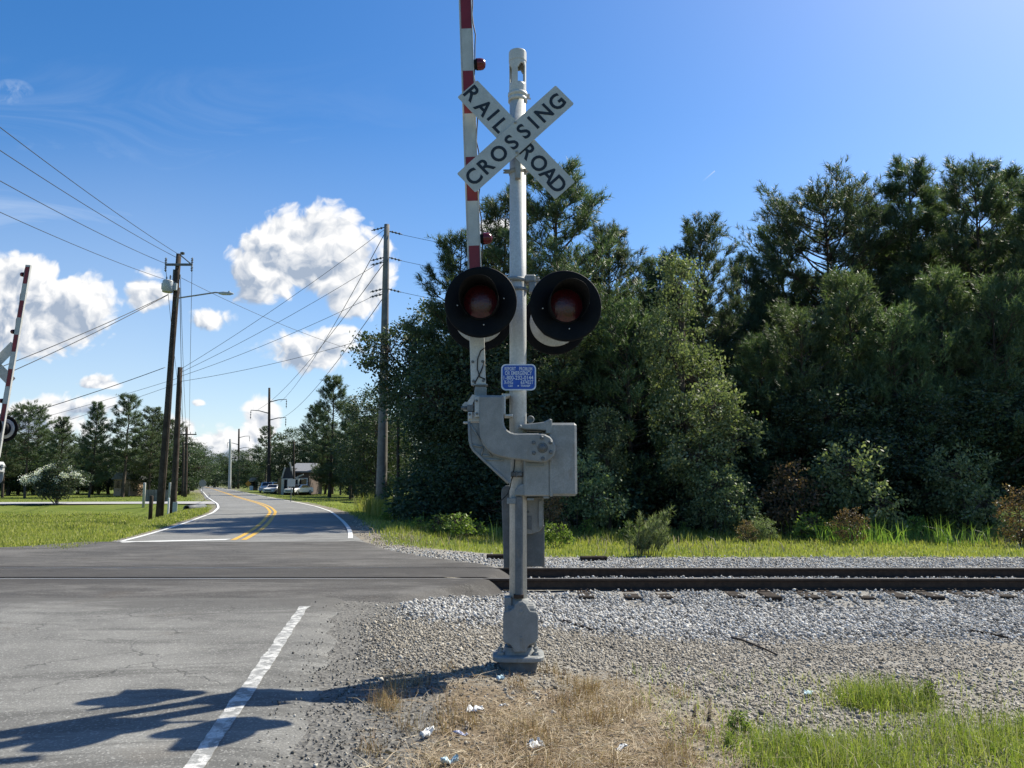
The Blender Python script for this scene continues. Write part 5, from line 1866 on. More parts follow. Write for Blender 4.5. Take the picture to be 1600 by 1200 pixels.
    b.tube([(.065, -.042, hz(566)), (.02, -.046, hz(584)), (-.03, -.042, hz(598)), (-.045, -.03, hz(610))], .006, 6)
    b.build('cable', M['blackrubber'], ga)
    # ---- gate support: bent arm, web, brackets
    b = mk()
    J = zoomed([(308, 118), (545, 118), (548, 250), (551, 375), (558, 410), (572, 436), (592, 458), (618, 474), (650, 484), (690, 488), (800, 486), (905, 486), (960, 496), (1008, 520), (1042, 562), (1062, 615), (1062, 660), (1046, 710), (1012, 748), (970, 770), (925, 776), (860, 770), (740, 752), (620, 738), (520, 720), (440, 694), (390, 655), (350, 606), (326, 555), (313, 500), (308, 400)], 700, 600, 6.314)
    b.prism(poly(J, 6.76), 6.76, 6.82, bev=.012)
    gs = b.build('gate_support', M['cast'], root)
    b = mk()
    pc = at(700 + 932 / 6.314, 600 + 630 / 6.314, 6.76)
    b.lathe((pc.x, 6.762, pc.z), [(.046, 0), (.046, -.004), (.040, -.006)], 'Y', 24)
    b.lathe((pc.x, 6.758, pc.z), [(.034, 0), (.034, -.006), (.026, -.022), (.012, -.029), (.0005, -.03)], 'Y', 18)
    for (zx, zy) in ((925, 530), (1012, 577), (1015, 672), (935, 735), (848, 680), (845, 578)):
        p = at(700 + zx / 6.314, 600 + zy / 6.314, 6.76)
        b.lathe((p.x, 6.762, p.z), [(.019, 0), (.018, -.008), (.012, -.016), (.0005, -.018)], 'Y', 6, smooth=False)
    b.build('hub_bolts', M['darksteel'], gs)
    b = mk()
    W = zoomed([(207, 380), (309, 380), (313, 500), (350, 606), (440, 694), (620, 738), (620, 975), (590, 982), (247, 650), (218, 560)], 700, 600, 6.314)
    b.prism(poly(W, 6.80), 6.822, 6.835)
    edge = [at(700 + a / 6.314, 600 + c_ / 6.314, 6.815) for a, c_ in ((210, 375), (211, 470), (217, 560), (230, 612), (250, 650), (330, 730), (460, 850), (597, 978))]
    b.tube(edge, .013, 8)
    for (p, q) in (((222, 400), (325, 560)), ((345, 625), (330, 700)), ((355, 620), (432, 710)), ((372, 742), (545, 752)), ((345, 700), (440, 715)), ((240, 600), (345, 625))):
        b.tube([at(700 + p[0] / 6.314, 600 + p[1] / 6.314, 6.815), at(700 + q[0] / 6.314, 600 + q[1] / 6.314, 6.815)], .008, 6)
    b.build('web_plate', M['cast_dark'], gs)

    def zbox(b, x0, y0, x1, y1, Y0, Y1, mat=0, bev=.004, ox=700, oy=600, k=6.314):
        a, c_ = xz(ox + x0 / k, oy + y1 / k, Y0), xz(ox + x1 / k, oy + y0 / k, Y0)
        b.box(((a[0] + c_[0]) / 2, (Y0 + Y1) / 2, (a[1] + c_[1]) / 2), (c_[0] - a[0], Y1 - Y0, c_[1] - a[1]), None, mat, bev)
    b = mk()
    zbox(b, 258, 25, 380, 125, 6.965, 7.035)      # neck that carries the arm
    zbox(b, 240, -2, 392, 14, 6.95, 7.04)
    zbox(b, 262, 110, 545, 200, 6.80, 7.03, bev=.008)
    b.build('arm_neck', M['cast'], gs)
    b = mk()
    zbox(b, 262, 120, 312, 325, 6.775, 6.80)
    zbox(b, 195, 275, 312, 372, 6.82, 6.96)
    b.prism(poly(zoomed([(190, 180), (240, 103), (300, 118), (312, 140), (262, 150), (240, 205), (200, 215)], 700, 600, 6.314), 6.80), 6.80, 6.98)
    zbox(b, 195, 275, 240, 345, 6.79, 6.82)
    zbox(b, 150, 370, 215, 390, 6.84, 6.90, bev=.003)
    b.prism(poly(zoomed([(140, 205), (170, 175), (200, 180), (200, 262), (150, 258)], 700, 600, 6.314), 6.86), 6.86, 6.94)
    b.build('side_bracket', M['alu_dull'], gs)
    b = mk()
    zbox(b, 188, 205, 252, 268, 6.79, 6.86)
    for (zx, zy) in ((150, 235), ):
        p = at(700 + zx / 6.314, 600 + zy / 6.314, 6.85); b.tube([(p.x - .02, 6.86, p.z), (p.x + .05, 6.86, p.z)], .016, 10)
    for (zx, zy) in ((282, 165), (215, 300), (286, 292)):
        p = at(700 + zx / 6.314, 600 + zy / 6.314, 6.775); bolt(b, p, .012, .008)
    b.build('bracket_bolts', M['darksteel'], gs)
    b = mk()
    zbox(b, 543, 112, 568, 300, 6.78, 6.86)
    b.prism(poly(zoomed([(520, 118), (545, 95), (612, 95), (612, 112), (560, 130)], 700, 600, 6.314), 6.80), 6.80, 7.0)
    zbox(b, 553, 298, 640, 320, 6.80, 7.0)
    b.build('side_bracket', M['alu_dull'], gs)
    # ---- mechanism case
    b = mk()
    a, c_ = xz(857, 775, 6.9), xz(900.5, 661, 6.9)
    b.box(((a[0] + c_[0]) / 2, 7.02, (a[1] + c_[1]) / 2), (c_[0] - a[0], .34, c_[1] - a[1]), bev=.022)
    case = b.build('mechanism_case', M['galv'], root)
    b = mk()
    zbox(b, 745, 730, 1005, 1108, 6.855, 7.16, bev=.012)
    zbox(b, 725, 480, 1030, 740, 6.90, 7.14, bev=.012)
    b.build('mechanism_body', M['galv'], case)
    b = mk()
    zbox(b, 1003, 400, 1032, 1112, 6.845, 6.90, bev=.008)
    b.prism(poly(zoomed([(715, 410), (760, 392), (850, 385), (945, 372), (1005, 342), (1028, 350), (1030, 490), (965, 490), (965, 458), (760, 446), (725, 440)], 700, 600, 6.314), 6.84), 6.84, 7.12, bev=.008)
    b.build('case_lid', M['galv'], case)
    b = mk()
    zbox(b, 776, 775, 945, 812, 6.848, 6.862)
    zbox(b, 940, 1108, 1000, 1130, 6.87, 6.95); zbox(b, 780, 1125, 850, 1150, 6.9, 7.0)
    p = at(700 + 815 / 6.314, 600 + 350 / 6.314, 6.95)
    b.lathe((p.x, 6.93, p.z), [(.028, 0), (.034, .004), (.034, .03), (.022, .034), (.0005, .034)], 'Y', 16)
    p = at(700 + 712 / 6.314, 600 + 420 / 6.314, 6.82); b.lathe((p.x, 6.825, p.z), [(.018, .05), (.018, 0), (.0005, -.006)], 'Y', 10)
    b.build('case_fittings', M['cast_dark'], case)
    # clamp round the mast
    b = mk()
    zbox(b, 545, 868, 640, 912, 6.86, 6.93); zbox(b, 640, 870, 730, 908, 6.86, 6.93)
    zbox(b, 596, 862, 612, 935, 6.85, 6.93); zbox(b, 668, 860, 684, 922, 6.85, 6.93)
    zc = xz(800, 742)[1]
    b.lathe((MX, MY, zc - .02), [(.078, 0), (.088, 0), (.088, .045), (.078, .045)], n=24)
    b.build('mast_clamp', M['darksteel'], root)
    b = mk()
    cpt = [(660, 735), (655, 790), (650, 850), (640, 910), (622, 960), (612, 1020), (590, 1080), (560, 1115), (525, 1150), (480, 1158)]
    b.tube([at(700 + u / 6.314, 600 + v_ / 6.314, 6.905 - .01 * (i % 2)) for i, (u, v_) in enumerate(cpt)], .0055, 6)
    b.build('cable', M['blackrubber'], root)
    # counterweights
    k4 = 5.714
    b = mk()
    b.prism(poly(zoomed([(590, 400), (594, 372), (606, 350), (626, 336), (650, 332), (668, 336), (668, 1072), (612, 1072)], 680, 700, k4), 7.09), 7.09, 7.14, bev=.006)
    cw = b.build('counterweight', M['darksteel'], root)
    b = mk()
    b.prism(poly(zoomed([(800, 690), (975, 690), (978, 1050), (968, 1060), (800, 1060)], 680, 700, k4), 7.10), 7.10, 7.16, bev=.006)
    b.build('counterweight', M['darksteel'], root)
    b = mk()
    b.prism(poly(zoomed([(790, 440), (966, 440), (968, 700), (930, 745), (860, 768), (790, 768)], 680, 700, k4), 7.06), 7.06, 7.09, bev=.004)
    b.prism(poly(zoomed([(925, 470), (958, 470), (958, 690), (940, 720), (925, 690)], 680, 700, k4), 7.035), 7.035, 7.06)
    b.build('counterweight_arm', M['cast'], root)
    b = mk()
    b.prism(poly(zoomed([(820, 605), (862, 605), (862, 735), (820, 720)], 680, 700, k4), 7.05), 7.052, 7.062)
    p = at(680 + 830 / k4, 700 + 570 / k4, 7.06); bolt(b, p, .012, .01)
    b.build('slot_plate', M['darksteel'], root)
    # conduit up the front of the mast
    b = mk()
    zlo, zhi = xz(811, 936, 6.9)[1], xz(811, 775, 6.9)[1]
    cxx = xz(811, 850, 6.9)[0]
    b.box((cxx, 6.905, (zlo + zhi) / 2), (.068, .05, zhi - zlo), bev=.012)
    cd = b.build('conduit', M['darksteel'], root)
    b = mk()
    b.prism(poly(zoomed([(708, 425), (712, 375), (735, 340), (770, 322), (800, 322), (804, 425)], 680, 700, k4), 6.86), 6.862, 6.96, bev=.008)
    zbox(b, 640, 445, 720, 500, 6.88, 6.96, 0, .004, 680, 700, k4)
    b.build('conduit_elbow', M['cast_dark'], cd)
    b = mk()
    zbox(b, 700, 1310, 790, 1345, 6.87, 6.94, 0, .004, 680, 700, k4)
    b.build('conduit_foot', M['rust'], cd)
    # blue emergency notice
    b = mk()
    a, c_ = xz(783, 610, 6.90), xz(837.5, 569, 6.90)
    b.prism(rrect(a[0], a[1], c_[0], c_[1], .042, 6), 6.897, 6.900)
    em = b.build('emergency_sign', M['signpale'], root)
    b = mk()
    e_ = .012
    b.prism(rrect(a[0] + e_, a[1] + e_, c_[0] - e_, c_[1] - e_, .034, 6), 6.8945, 6.8965)
    b.build('blue_field', M['signblue'], em)
    b = mk()
    wS, hS = c_[0] - a[0], c_[1] - a[1]

    def line(txt, fx0, fx1, fy, hgt):
        xx0, xx1 = a[0] + wS * fx0, a[0] + wS * fx1
        add_text(b, txt, hgt * 1.4, ((xx0 + xx1) / 2, 6.8935, a[1] + hS * (1 - fy)), 0, bold=.0006, width=xx1 - xx0)
    line('REPORT', .10, .42, .18, .033); line('PROBLEM', .52, .89, .18, .033)
    line('OR EMERGENCY', .11, .88, .345, .036)
    line('1-800-232-0144', .07, .92, .52, .037)
    line('X-ING', .08, .34, .69, .034); line('637432T', .56, .92, .69, .034)
    line('CSX', .20, .34, .83, .018); line('TRANSP', .56, .83, .83, .018)
    b.lathe((a[0] + wS * .49, 6.8935, a[1] + hS * .17), [(.0005, -.001), (.007, -.001), (.007, .001), (.0005, .001)], 'Y', 10)
    b.build('lettering', M['signpale'], em)
    return root


M['cast_dark'] = mottled('dull_cast_aluminium', (0.21, 0.23, 0.235), (0.28, 0.30, 0.305), 10, 0.65, 0.0, 0.3, 0.35, (0.15, 0.15, 0.14), 120)
M['alu_dull'] = mottled('dull_aluminium', (0.42, 0.43, 0.42), (0.52, 0.53, 0.52), 9, 0.5, 0, 0.4, 0.2, (0.3, 0.3, 0.28))
M['concrete_dark'] = mottled('dark_concrete', (0.16, 0.15, 0.14), (0.24, 0.23, 0.21), 6, 0.95, 0, 0.2, 0.4)  # mottled concrete, darker than the plain concrete above
sig = make_signal()
tag(sig, 'railroad crossing signal with crossbuck and raised gate arm standing on the gravel in front', 'crossing signal', 'signals at the level crossing')
sig2 = copy_tree(sig)
sx2 = at(-27, 700, 18.9)
sig2.location = (sx2.x, 18.9, -.32)
sig2.rotation_euler = (0, 0, PI)
for ch_ in sig2.children:
    if ch_.name.startswith('gate_arm'): ch_.rotation_euler.y -= math.radians(2.4)
sig2['label'] = 'crossing signal across the road seen from behind, cut off by the left edge'

# ------------------------------------------------------------------ poles and wires


def pole_shape(name, x, y, h, r0, r1, lean, mat, root=None):
    b = MB((x, y, 0))
    z0 = Hs(x, y) - .3
    n = 8
    pts = []
    for i in range(n):
        t = i / (n - 1)
        pts.append((x + lean[0] * t + .02 * math.sin(5 * t), y + lean[1] * t, z0 + (h - z0) * t))
    b.tube(pts, [r0 + (r1 - r0) * i / (n - 1) for i in range(n)], 14)
    return b


def insulator(b, p, h=.32, r=.06, d=Vector((0, 0, 1)), mat=0):
    ref = Vector((1, 0, 0)) if abs(d.x) < .9 else Vector((0, 1, 0))
    a = d.cross(ref).normalized(); c = d.cross(a)
    pr = [(.0005, 0), (r * .4, 0)]
    for k in range(3):
        z = h * (.15 + .27 * k)
        pr += [(r * .4, z), (r, z + h * .06), (r * .9, z + h * .12), (r * .4, z + h * .16)]
    pr += [(r * .3, h), (.0005, h)]
    b.lathe(p, pr, (a, c, d), 10, mat)


def transformer_pole():
    Y = 40.0
    base = at(249, 800, Y); topp = at(280, 397, Y)
    x0 = base.x
    root = empty('utility_pole', (x0, Y, 0))
    h = topp.z; lean = (topp.x - x0, 0)
    pole_shape('pole', x0, Y, h, .20, .13, lean, None).build('pole', M['wood'], root)

    def on(py):  # point on pole axis at picture height py
        z = z_at(py, Y); t = (z - Hs(x0, Y) + .3) / (h - Hs(x0, Y) + .3)
        return Vector((x0 + lean[0] * t, Y, z))
    b = MB((x0, Y, 0))
    pl, pr = at(258, 414, Y - .2), at(301, 413, Y - .2)
    c = (pl + pr) / 2
    b.box(c, ((pr - pl).length, .10, .12), bev=.01)
    b.tube([at(281, 398, Y - .15), at(298, 412, Y - .15)], .035, 6)
    arm = b.build('crossarm', M['darksteel'], root)
    for (px, py, hh, rr, dz) in ((259, 412, .34, .07, 1), (259, 415, .34, .07, -1), (300, 412, .34, .07, 1), (300, 415, .34, .07, -1), (285, 398, .15, .12, 1)):
        b = MB((x0, Y, 0))
        insulator(b, at(px, py, Y - .2), hh, rr, Vector((0, 0, dz)))
        b.build('insulator', M['darksteel'], arm)
    b = MB((x0, Y, 0))
    p = at(262, 456, Y - .3)
    b.lathe(p, [(.0005, -.02), (.25, -.02), (.28, .0), (.28, .56), (.26, .60), (.15, .64), (.0005, .65)], n=20)
    b.box(p + Vector((.33, .1, .3)), (.2, .16, .4), bev=.02)
    b.box(p + Vector((-.3, 0, .3)), (.06, .1, .34))
    tr = b.build('transformer', M['galv_light'], root)
    b = MB((x0, Y, 0))
    insulator(b, p + Vector((.1, 0, .63)), .28, .06); insulator(b, p + Vector((-.12, .05, .63)), .22, .05)
    q = on(432); b.box(q + Vector((-.16, -.1, 0)), (.08, .08, .7)); b.box(q + Vector((.17, -.1, -.05)), (.07, .06, .25))
    b.build('bushing', M['darksteel'], tr)
    b = MB((x0, Y, 0))
    a0 = on(466)
    b.tube([a0 + Vector((.1, -.12, -.5)), a0 + Vector((.14, -.14, -.05)), at(283, 465, Y - .15), at(310, 461, Y - .3), at(336, 457, Y - .45), at(344, 457.5, Y - .5)], .04, 8)
    lamp = b.build('lamp_arm', M['galv'], root)
    b = MB((x0, Y, 0))
    l0, l1 = at(342, 458, Y - .5), at(365, 459, Y - .6)
    b.tube([l0, (l0 * .7 + l1 * .3), (l0 * .25 + l1 * .75), l1], [.055, .10, .09, .03], 12)
    b.box(l0 * .3 + l1 * .7 + Vector((0, 0, .10)), (.09, .09, .07), bev=.01)
    b.build('lamp_head', M['galv_light'], lamp)
    b = MB((x0, Y, 0))
    b.tube([on(450) + Vector((.2, -.1, 0)), on(600) + Vector((.19, -.12, 0)), on(800) + Vector((.22, -.14, 0))], .02, 6)
    for py in range(420, 640, 22):
        q = on(py); b.box(q + Vector((.0, -.17, 0)), (.05, .05, .05))
    b.build('ground_wire', M['wire'], root)
    tag(root, 'leaning brown wooden utility pole carrying a grey transformer can and a street lamp arm', 'utility pole')
    return on


M['galv_light'] = mottled('light_grey_paint', (0.42, 0.45, 0.45), (0.5, 0.53, 0.53), 5, 0.45, 0, 0.4, 0.05)
on_a = transformer_pole()


def simple_pole(px0, py0, px1, py1, Y, r0, r1, mat, label, kind='plain', group=None):
    base, topp = at(px0, py0, Y), at(px1, py1, Y)
    root = empty('utility_pole', (base.x, Y, 0))
    pole_shape('pole', base.x, Y, topp.z, r0, r1, (topp.x - base.x, 0), None).build('pole', mat, root)
    h = topp.z
    o = (base.x, Y, 0)
    if kind == 'arms':
        b = MB(o)
        b.box((topp.x, Y - .15, h - .8), (2.4, .1, .12)); b.box((topp.x, Y - .15, h - 1.9), (2.0, .1, .12))
        arm = b.build('crossarm', M['wood'], root)
        for dx in (-1.1, -.5, .5, 1.1):
            b = MB(o); insulator(b, (topp.x + dx, Y - .15, h - .74), .25, .06)
            b.build('insulator', M['darksteel'], arm)
    if kind == 'davit':
        for (sg, dz, L) in ((1, 1.9, 2.9), (-1, 3.7, 2.9), (1, 4.9, 2.9)):
            b = MB(o)
            p0 = Vector((topp.x, Y, h - dz - .5))
            b.tube([p0, p0 + Vector((sg * L * .55, 0, .42)), p0 + Vector((sg * L, 0, .5))], [.09, .07, .05], 8)
            arm = b.build('davit_arm', M['darksteel'], root)
            b = MB(o)
            insulator(b, p0 + Vector((sg * L, 0, .5)), 1.5, .10, Vector((0, 0, -1)))
            b.build('insulator', M['darksteel'], arm)
    tag(root, label, 'utility pole', group)
    return root


simple_pole(270, 795, 282, 574, 48, .20, .15, M['wood'], 'short grey-brown pole just right of the transformer pole, wires meeting at its head')
PD = at(595, 790, 42); PDt = at(605, 351, 42)
rootD = simple_pole(595, 790, 605, 351, 42, .31, .15, M['woodgrey'], 'tall grey wooden pole at the left end of the wood, wires fixed at three heights')
for (py, sg) in ((362, 1), (356, -1), (403, -1), (403, 1), (452, -1), (452, 1), (410, -1), (460, -1)):
    p = at(604 + (605 - 596) * (403 - py) / 420, py, 42)
    b = MB((PD.x, 42, 0))
    insulator(b, p + Vector((sg * .15, -.08, 0)), .75, .07, Vector((sg * .97, 0, -.25)).normalized())
    b.build('insulator', M['darksteel'], rootD)
simple_pole(420, 770, 421, 606, 126, .32, .17, M['wood'], 'dark pole with curved steel arms beyond the bend in the road', 'davit')
simple_pole(372, 766, 373.5, 670, 205, .34, .2, M['wood'], 'dark pole with curved arms farther down the road', 'davit')
simple_pole(358.5, 766, 360, 686, 180, .36, .24, M['woodpale'], 'pale grey pole standing left of the far dark pole')
simple_pole(289.5, 774, 292, 668, 88, .20, .14, M['wood'], 'dark pole with two crossarms in the row left of the road', 'arms')
simple_pole(285.5, 770, 287, 690, 96, .17, .13, M['wood'], 'thin pole left of the double-crossarm pole')
simple_pole(294.5, 768, 295.5, 694, 108, .2, .14, M['woodgrey'], 'grey pole right of the double-crossarm pole')
simple_pole(621, 796, 623, 655, 38, .085, .07, M['wood'], 'thin dark stub pole standing in front of the wood')
simple_pole(459, 766, 459.5, 690, 104, .13, .1, M['wood'], 'thin dark pole in front of the grey-roofed house')


def wire(p0, p1, sag, r, label, group=None, name='power_line'):
    p0, p1 = Vector(p0), Vector(p1)
    n = 22
    b = MB(p0)
    pts = []
    for i in range(n + 1):
        t = i / n
        p = p0.lerp(p1, t); p.z -= sag * 4 * t * (1 - t)
        pts.append(p)
    b.tube(pts, r, 5)
    o = b.build(name, M['wire'], None)
    o.location = p0
    tag(o, label, 'power line', group)


GW = 'wires from the transformer pole'
Yw = 14.0   # the line leaves the picture well in front of the pole, on the near side of the track
wire(at(280, 398, 40), at(-330, -60, Yw), .25, .014, 'highest wire running from the pole top to the upper left corner', GW)
wire(at(275, 402, 40), at(-330, 10, Yw), .25, .014, 'second wire running from the pole top to the upper left', GW)
wire(at(259, 412, 39.8), at(-330, 92, Yw), .25, .014, 'wire from the left tip of the crossarm to the upper left', GW)
wire(at(272, 441, 40), at(-330, 174, Yw), .25, .012, 'lowest thin wire from the pole to the upper left', GW)
wire(at(263, 460, 39.7), at(-360, 700, 24), .35, .018, 'upper of the two thick service wires sagging to the left edge', GW)
wire(at(262, 461, 39.7), at(-360, 734, 24), .35, .018, 'lower of the two thick service wires sagging to the left edge', GW)
wire(at(258, 574, 40), at(-300, 735, 30), .3, .018, 'single wire from the middle of the transformer pole to the left', GW)
wire(at(283, 434, 40), at(545, 545, 52), .25, .012, 'wire falling from the transformer pole across the big cloud', GW)
wire(at(545, 545, 52), at(760, 625, 62), .3, .012, 'wire continuing behind the leafy tree at the wood end', GW)
wire(at(300, 420, 40), at(296, 672, 88), .6, .014, 'wire from the right tip of the crossarm down the pole row', GW)
wire(at(259, 420, 40), at(288, 672, 88), .6, .014, 'wire from the left tip of the crossarm down the pole row', GW)
wire(at(282, 436, 40), at(292, 690, 88), .6, .014, 'neutral wire from the transformer pole down the pole row', GW)
wire(at(281, 450, 40), at(287, 700, 96), .6, .02, 'thick cable slung low along the pole row', GW)
GD = 'wires between the tall grey pole and the short pole'
for i, (py, qy, lab) in enumerate(((357, 577, 'topmost wire between the tall grey pole and the short pole'), (404, 582, 'second wire down between the tall grey pole and the short pole'), (453, 588, 'third wire down between the tall grey pole and the short pole'), (520, 596, 'lowest wire between the tall grey pole and the short pole'))):
    wire(at(603, py, 42), at(282, qy, 48), .25, .013, lab, GD)
GE = 'wires from the tall grey pole down the road'
for (py, q, lab) in ((365, (438, 628), 'wire from the top of the tall grey pole to the steel-armed pole'), (410, (403, 640), 'middle wire from the tall grey pole to the steel-armed pole'), (462, (438, 654), 'lowest wire from the tall grey pole to the steel-armed pole')):
    wire(at(601, py, 42), at(*q, 126), 1.2, .022, lab, GE)
GF = 'wires from the tall grey pole towards the right'
for (py, q, lab) in ((362, (1000, 410), 'upper wire leaving the tall grey pole behind the slender pine'), (403, (1000, 450), 'middle wire leaving the tall grey pole behind the slender pine'), (452, (1000, 500), 'lower wire leaving the tall grey pole into the trees')):
    wire(at(608, py, 42), at(*q, 39.5), .4, .012, lab, GF)
GL = 'wires left of the pole row'
for (a_, b_, lab) in (((0, 662), (281, 590), 'upper faint wire coming from the left to the short pole'), ((0, 690), (281, 598), 'lower faint wire coming from the left to the short pole')):
    wire(at(b_[0], b_[1], 48), at(a_[0] - 200, a_[1] + 52, 52), .3, .012, lab, GL)

# guy wire markers
for (a_, b_, lab) in (((652, 735), (660, 775), 'left of the two leaning yellow guy wire markers'), ((662, 740), (668, 772), 'right of the two leaning yellow guy wire markers')):
    p0, p1 = at(a_[0], a_[1], 33), at(b_[0], b_[1] + 6, 33)
    p1.z = Hs(p1.x, 33)
    p0 = p1 + (p0 - p1).normalized() * 2.4
    b = MB(p1); b.tube([p1, p0], .035, 8)
    o = b.build('guy_marker', M['yellowpaint'])
    b = MB(p1); b.tube([p0, p0 + (p0 - p1) * 2.2], .012, 5)
    b.build('guy_wire', M['wire'], o); o.location = p1
    tag(o, lab, 'guy marker', 'guy markers at the wood end')

# posts on the left verge


def post(px, py0, py1, Y, r, mat, label, square=False, name='post'):
    p = at(px, py1, Y); z0 = Hs(p.x, Y) - .1; z1 = z_at(py0, Y)
    b = MB((p.x, Y, z0))
    if square: b.box((p.x, Y, (z0 + z1) / 2), (2 * r, 2 * r, z1 - z0), bev=.02)
    else: b.lathe((p.x, Y, z0), [(.0005, 0), (r, 0), (r, z1 - z0 - .06), (r * .8, z1 - z0 - .01), (.0005, z1 - z0)], n=12)
    o = b.build(name, mat); o.location = (p.x, Y, z0)
    tag(o, label, 'post', 'posts on the left verge')


post(235, 774, 804, 41, .10, M['wood'], 'short dark wooden post left of the transformer pole')
post(224.5, 754, 783, 55, .09, M['woodpale'], 'pale round post left of the dark wooden post')
post(264.5, 754, 783, 54, .09, M['woodpale'], 'pale round post between the transformer pole and the short pole')
post(263, 778, 797, 46, .05, M['whitepaint'], 'leaning white marker board at the foot of the short pole', True)
# white band at the foot of the short pole
b = MB(); p = at(273, 795, 47.7); b.box((p.x, 47.72, Hs(p.x, 47.7) + .35), (.28, .05, .7), bev=.01)
o = b.build('marker_board', M['galv_light']); tag(o, 'grey white board fixed low on the short grey-brown pole', 'marker')
# board fence strip behind
b = MB(); pl, pr = at(226, 762, 66), at(262, 762, 66)
for k in range(9):
    t = k / 8; q = pl.lerp(pr, t); b.box((q.x, 66, .32), (.27, .04, 1.15))
b.box(((pl.x + pr.x) / 2, 66.05, .7), (pr.x - pl.x, .05, .1))
o = b.build('board_fence', M['woodgrey']); tag(o, 'short dark board fence between the two pale posts', 'fence')
# drain pipe in the ditch
p = at(296, 788, 47)
b = MB((p.x, 47, Hs(p.x, 47)))
zg = Hs(p.x, 47)
b.lathe((p.x, 46.6, zg + .12), [(.15, 0), (.20, 0), (.20, 2.6), (.15, 2.6), (.15, .0)], 'Y', 20)
o = b.build('culvert_pipe', M['darksteel']); o.location = (p.x, 47, zg); tag(o, 'dark culvert pipe end opening into the grassy ditch', 'pipe')

# ------------------------------------------------------------------ signs


def sign_post(px, pytop, pybase, Y, name, label, shape, w, h, mat, back=False, text=None, group=None):
    p = at(px, pytop, Y)
    z0 = Hs(p.x, Y)
    zt = p.z
    o0 = (p.x, Y, z0)
    root = empty(name, o0)
    b = MB(o0); b.box((p.x, Y + .03, (z0 + zt) / 2 - .1), (.06, .045, zt - z0 + .1))
    b.build('post', M['galv'] if mat is not M['signwhite'] else M['darksteel'], root)
    zc = zt - h / 2
    if shape == 'oct': pts = [(p.x + w / 2 / math.cos(PI / 8) * math.cos(PI / 8 + k * PI / 4), zc + w / 2 / math.cos(PI / 8) * math.sin(PI / 8 + k * PI / 4)) for k in range(8)]
    elif shape == 'dia': pts = [(p.x + w / 2, zc), (p.x, zc + h / 2), (p.x - w / 2, zc), (p.x, zc - h / 2)]
    else: pts = rrect(p.x - w / 2, zc - h / 2, p.x + w / 2, zc + h / 2, .04, 4)
    b = MB(o0); b.prism(pts, Y - .012, Y - .004)
    pn = b.build('sign_panel', mat, root)
    if text:
        b = MB(o0)
        for (tx, dz, sz, ww) in text: add_text(b, tx, sz, (p.x, Y - .014, zc + dz), 0, bold=.008, width=ww)
        b.build('lettering', M['signblack'], pn)
    tag(root, label, 'sign', group)


sign_post(317, 749.5, 772, 100, 'stop_sign', 'grey back of an octagonal sign on a thin post at the left road edge', 'oct', .9, .9, M['galv'])
sign_post(388, 751, 766, 150, 'warning_sign', 'orange diamond sign far down the right road edge', 'dia', 1.2, 1.2, M['orange'])
sign_post(455.5, 748.5, 779, 62, 'route_sign', 'white square sign on a dark post in the right verge before the house', 'rect', .62, .60, M['signwhite'], text=None)

# ------------------------------------------------------------------ house, shed, cars


